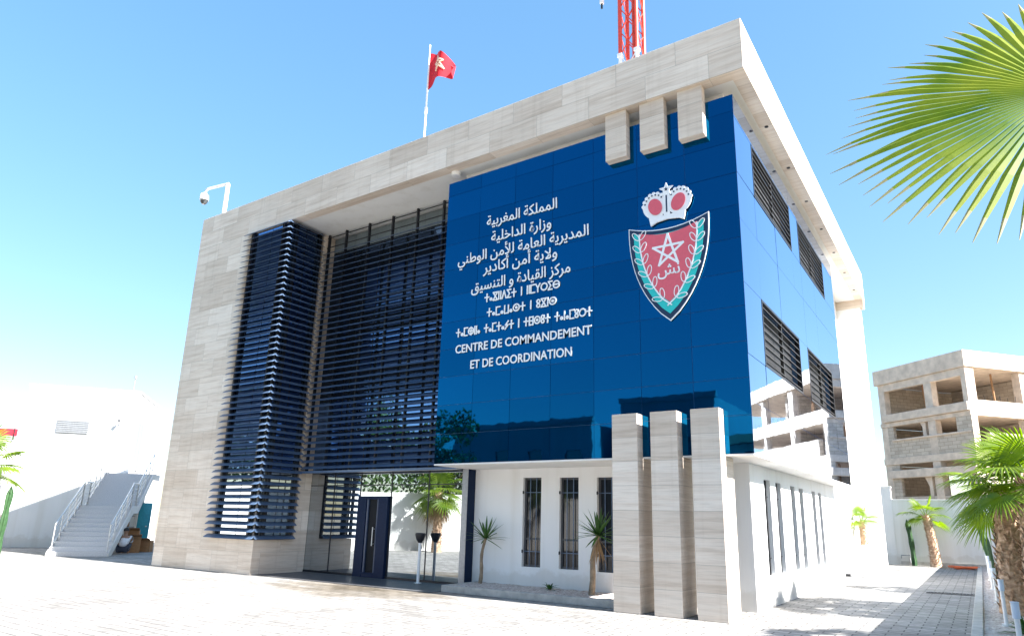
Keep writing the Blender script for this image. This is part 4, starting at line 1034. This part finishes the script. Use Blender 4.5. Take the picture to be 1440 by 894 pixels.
# left edge of the view: palm and cactus
palm('palm', (-27.1, -2.35, 0), 3.0, .22, .16, 13, .85, 'fan palm cut by the left edge in front of the high white wall', 31, (0,0), skirt=5, pet=(.8,1.1))
cactus((-26.35, -1.6, 0), 2.45, .10, .12, 'leaning columnar cactus at the far left edge')

# ================================================================== ACROSS THE COURTYARD (seen in the glass)
palm('palm', (-19.6, -10.6, 0), 2.9, .22, .17, 20, .85, 'fan palm in front of the front boundary wall', 41, (0,0), skirt=6, nseg=24, pet=(.6,.9), emin=-.7)
palm('palm', (-15.9, -14.6, 0), 3.0, .22, .17, 18, .85, 'second fan palm in front of the front boundary wall', 42, (0,0), skirt=6, nseg=24, pet=(.6,.9), emin=-.7)
def bush(loc, h, r, n, label, seed):
    rnd = random.Random(seed); t = thing('ficus_tree', label, 'tree', loc)
    b = MB(); b.tube([(0,0,0),(.1,0,h*.35),(0,.1,h*.6)], [.16,.12,.07], 8)
    for k in range(5):
        a = k*1.3; b.tube([(.08,0,h*.35),(r*.6*math.cos(a), r*.6*math.sin(a), h*(.6+.05*k))], [.07,.03], 6)
    b.build('trunk', M_TRUNK_Y, t); b = MB()
    cl = [(Vector((rnd.gauss(0,.45), rnd.gauss(0,.45), rnd.gauss(0,.36))), rnd.uniform(.3,.55)) for _ in range(18)]
    for k in range(n):
        c, rr = cl[k % 18]; d = Vector((rnd.gauss(0,1), rnd.gauss(0,1), rnd.gauss(0,1))).normalized()*rr*rnd.random()**.4
        p = Vector((0,0,h*.66))+(c+d)*r; p.z = max(p.z, h*.28); s = rnd.uniform(.09,.17); q = Vector((rnd.gauss(0,1), rnd.gauss(0,1), rnd.gauss(0,1))).normalized(); o_ = q.orthogonal().normalized()*s; v_ = q.cross(o_)
        b.face([p-o_, p+v_*.5, p+o_, p-v_*.5])
    b.build('crown', M_BUSH, t)
bush((-25.0,-9.4,0), 7.2, 2.9, 7000, 'dense dark ficus rising behind the angled front wall', 51)
bush((-28.2,-6.8,0), 6.6, 2.6, 5000, 'second dark ficus behind the far end of the angled front wall', 52)
bush((-22.0,-13.6,0), 6.8, 2.7, 6000, 'third dark ficus behind the angled front wall', 53)
bush((-29.0,-3.6,0), 4.6, 1.9, 2600, 'fourth ficus nearest the far left palm', 54)
def house(x0, x1, y0, y1, h, label, mat, nwin, tile=False, storeys=2):
    hth = thing('house', label, 'house', (0,0,0), 0, 'houses across the street')
    b = MB(); ops = []
    for s in range(storeys):
        for k in range(nwin):
            xc = x0+(x1-x0)*(k+.5)/nwin; zb = .9+s*h/storeys; ops.append((xc-.6, xc+.6, zb, zb+1.4))
    wall_open(b, x0, x1, 0, h, ops, lambda u,z,d: (x1+x0-u, y1-d, z), .2)
    b.face([(x0,y0,0),(x0,y1,0),(x0,y1,h),(x0,y0,h)]); b.face([(x1,y0,0),(x1,y0,h),(x1,y1,h),(x1,y1,0)]); b.face([(x0,y0,0),(x0,y0,h),(x1,y0,h),(x1,y0,0)])
    b.face([(x0,y0,h-.3),(x1,y0,h-.3),(x1,y1,h-.3),(x0,y1,h-.3)]); b.build('walls', mat, hth)
    for (a, c, d, e) in ops:
        b = MB(); b.box(x1+x0-c, x1+x0-a, y1-.17, y1-.15, d, e); b.build('window', M_GLASS, hth)
    if tile:
        b = MB(); b.hexa([(x0-.4,y1-.02,h-.1),(x1+.4,y1-.02,h-.1),(x1+.4,y1+1.0,h-.75),(x0-.4,y1+1.0,h-.75),(x0-.4,y1-.02,h),(x1+.4,y1-.02,h),(x1+.4,y1+1.0,h-.65),(x0-.4,y1+1.0,h-.65)]); b.build('roof', M_TILE, hth)
    else:
        b = MB(); b.box(x0-.1, x1+.1, y1-.25, y1+.1, h+.002, h+.35); b.build('parapet', mat, hth)
house(-30, -18, -40, -27, 8.0, 'plain grey two storey house across the street', plaster('grey_plaster', .30, (.92, .97, 1.05)), 4)
house(-16.5, -10, -40, -28, 9.2, 'taller grey house across the street', plaster('slate_plaster', .24, (.92, .97, 1.05)), 3)
house(-9, 2.5, -38, -27, 6.8, 'white house with a clay tiled eave across the street', M_WHITE2, 4, True)
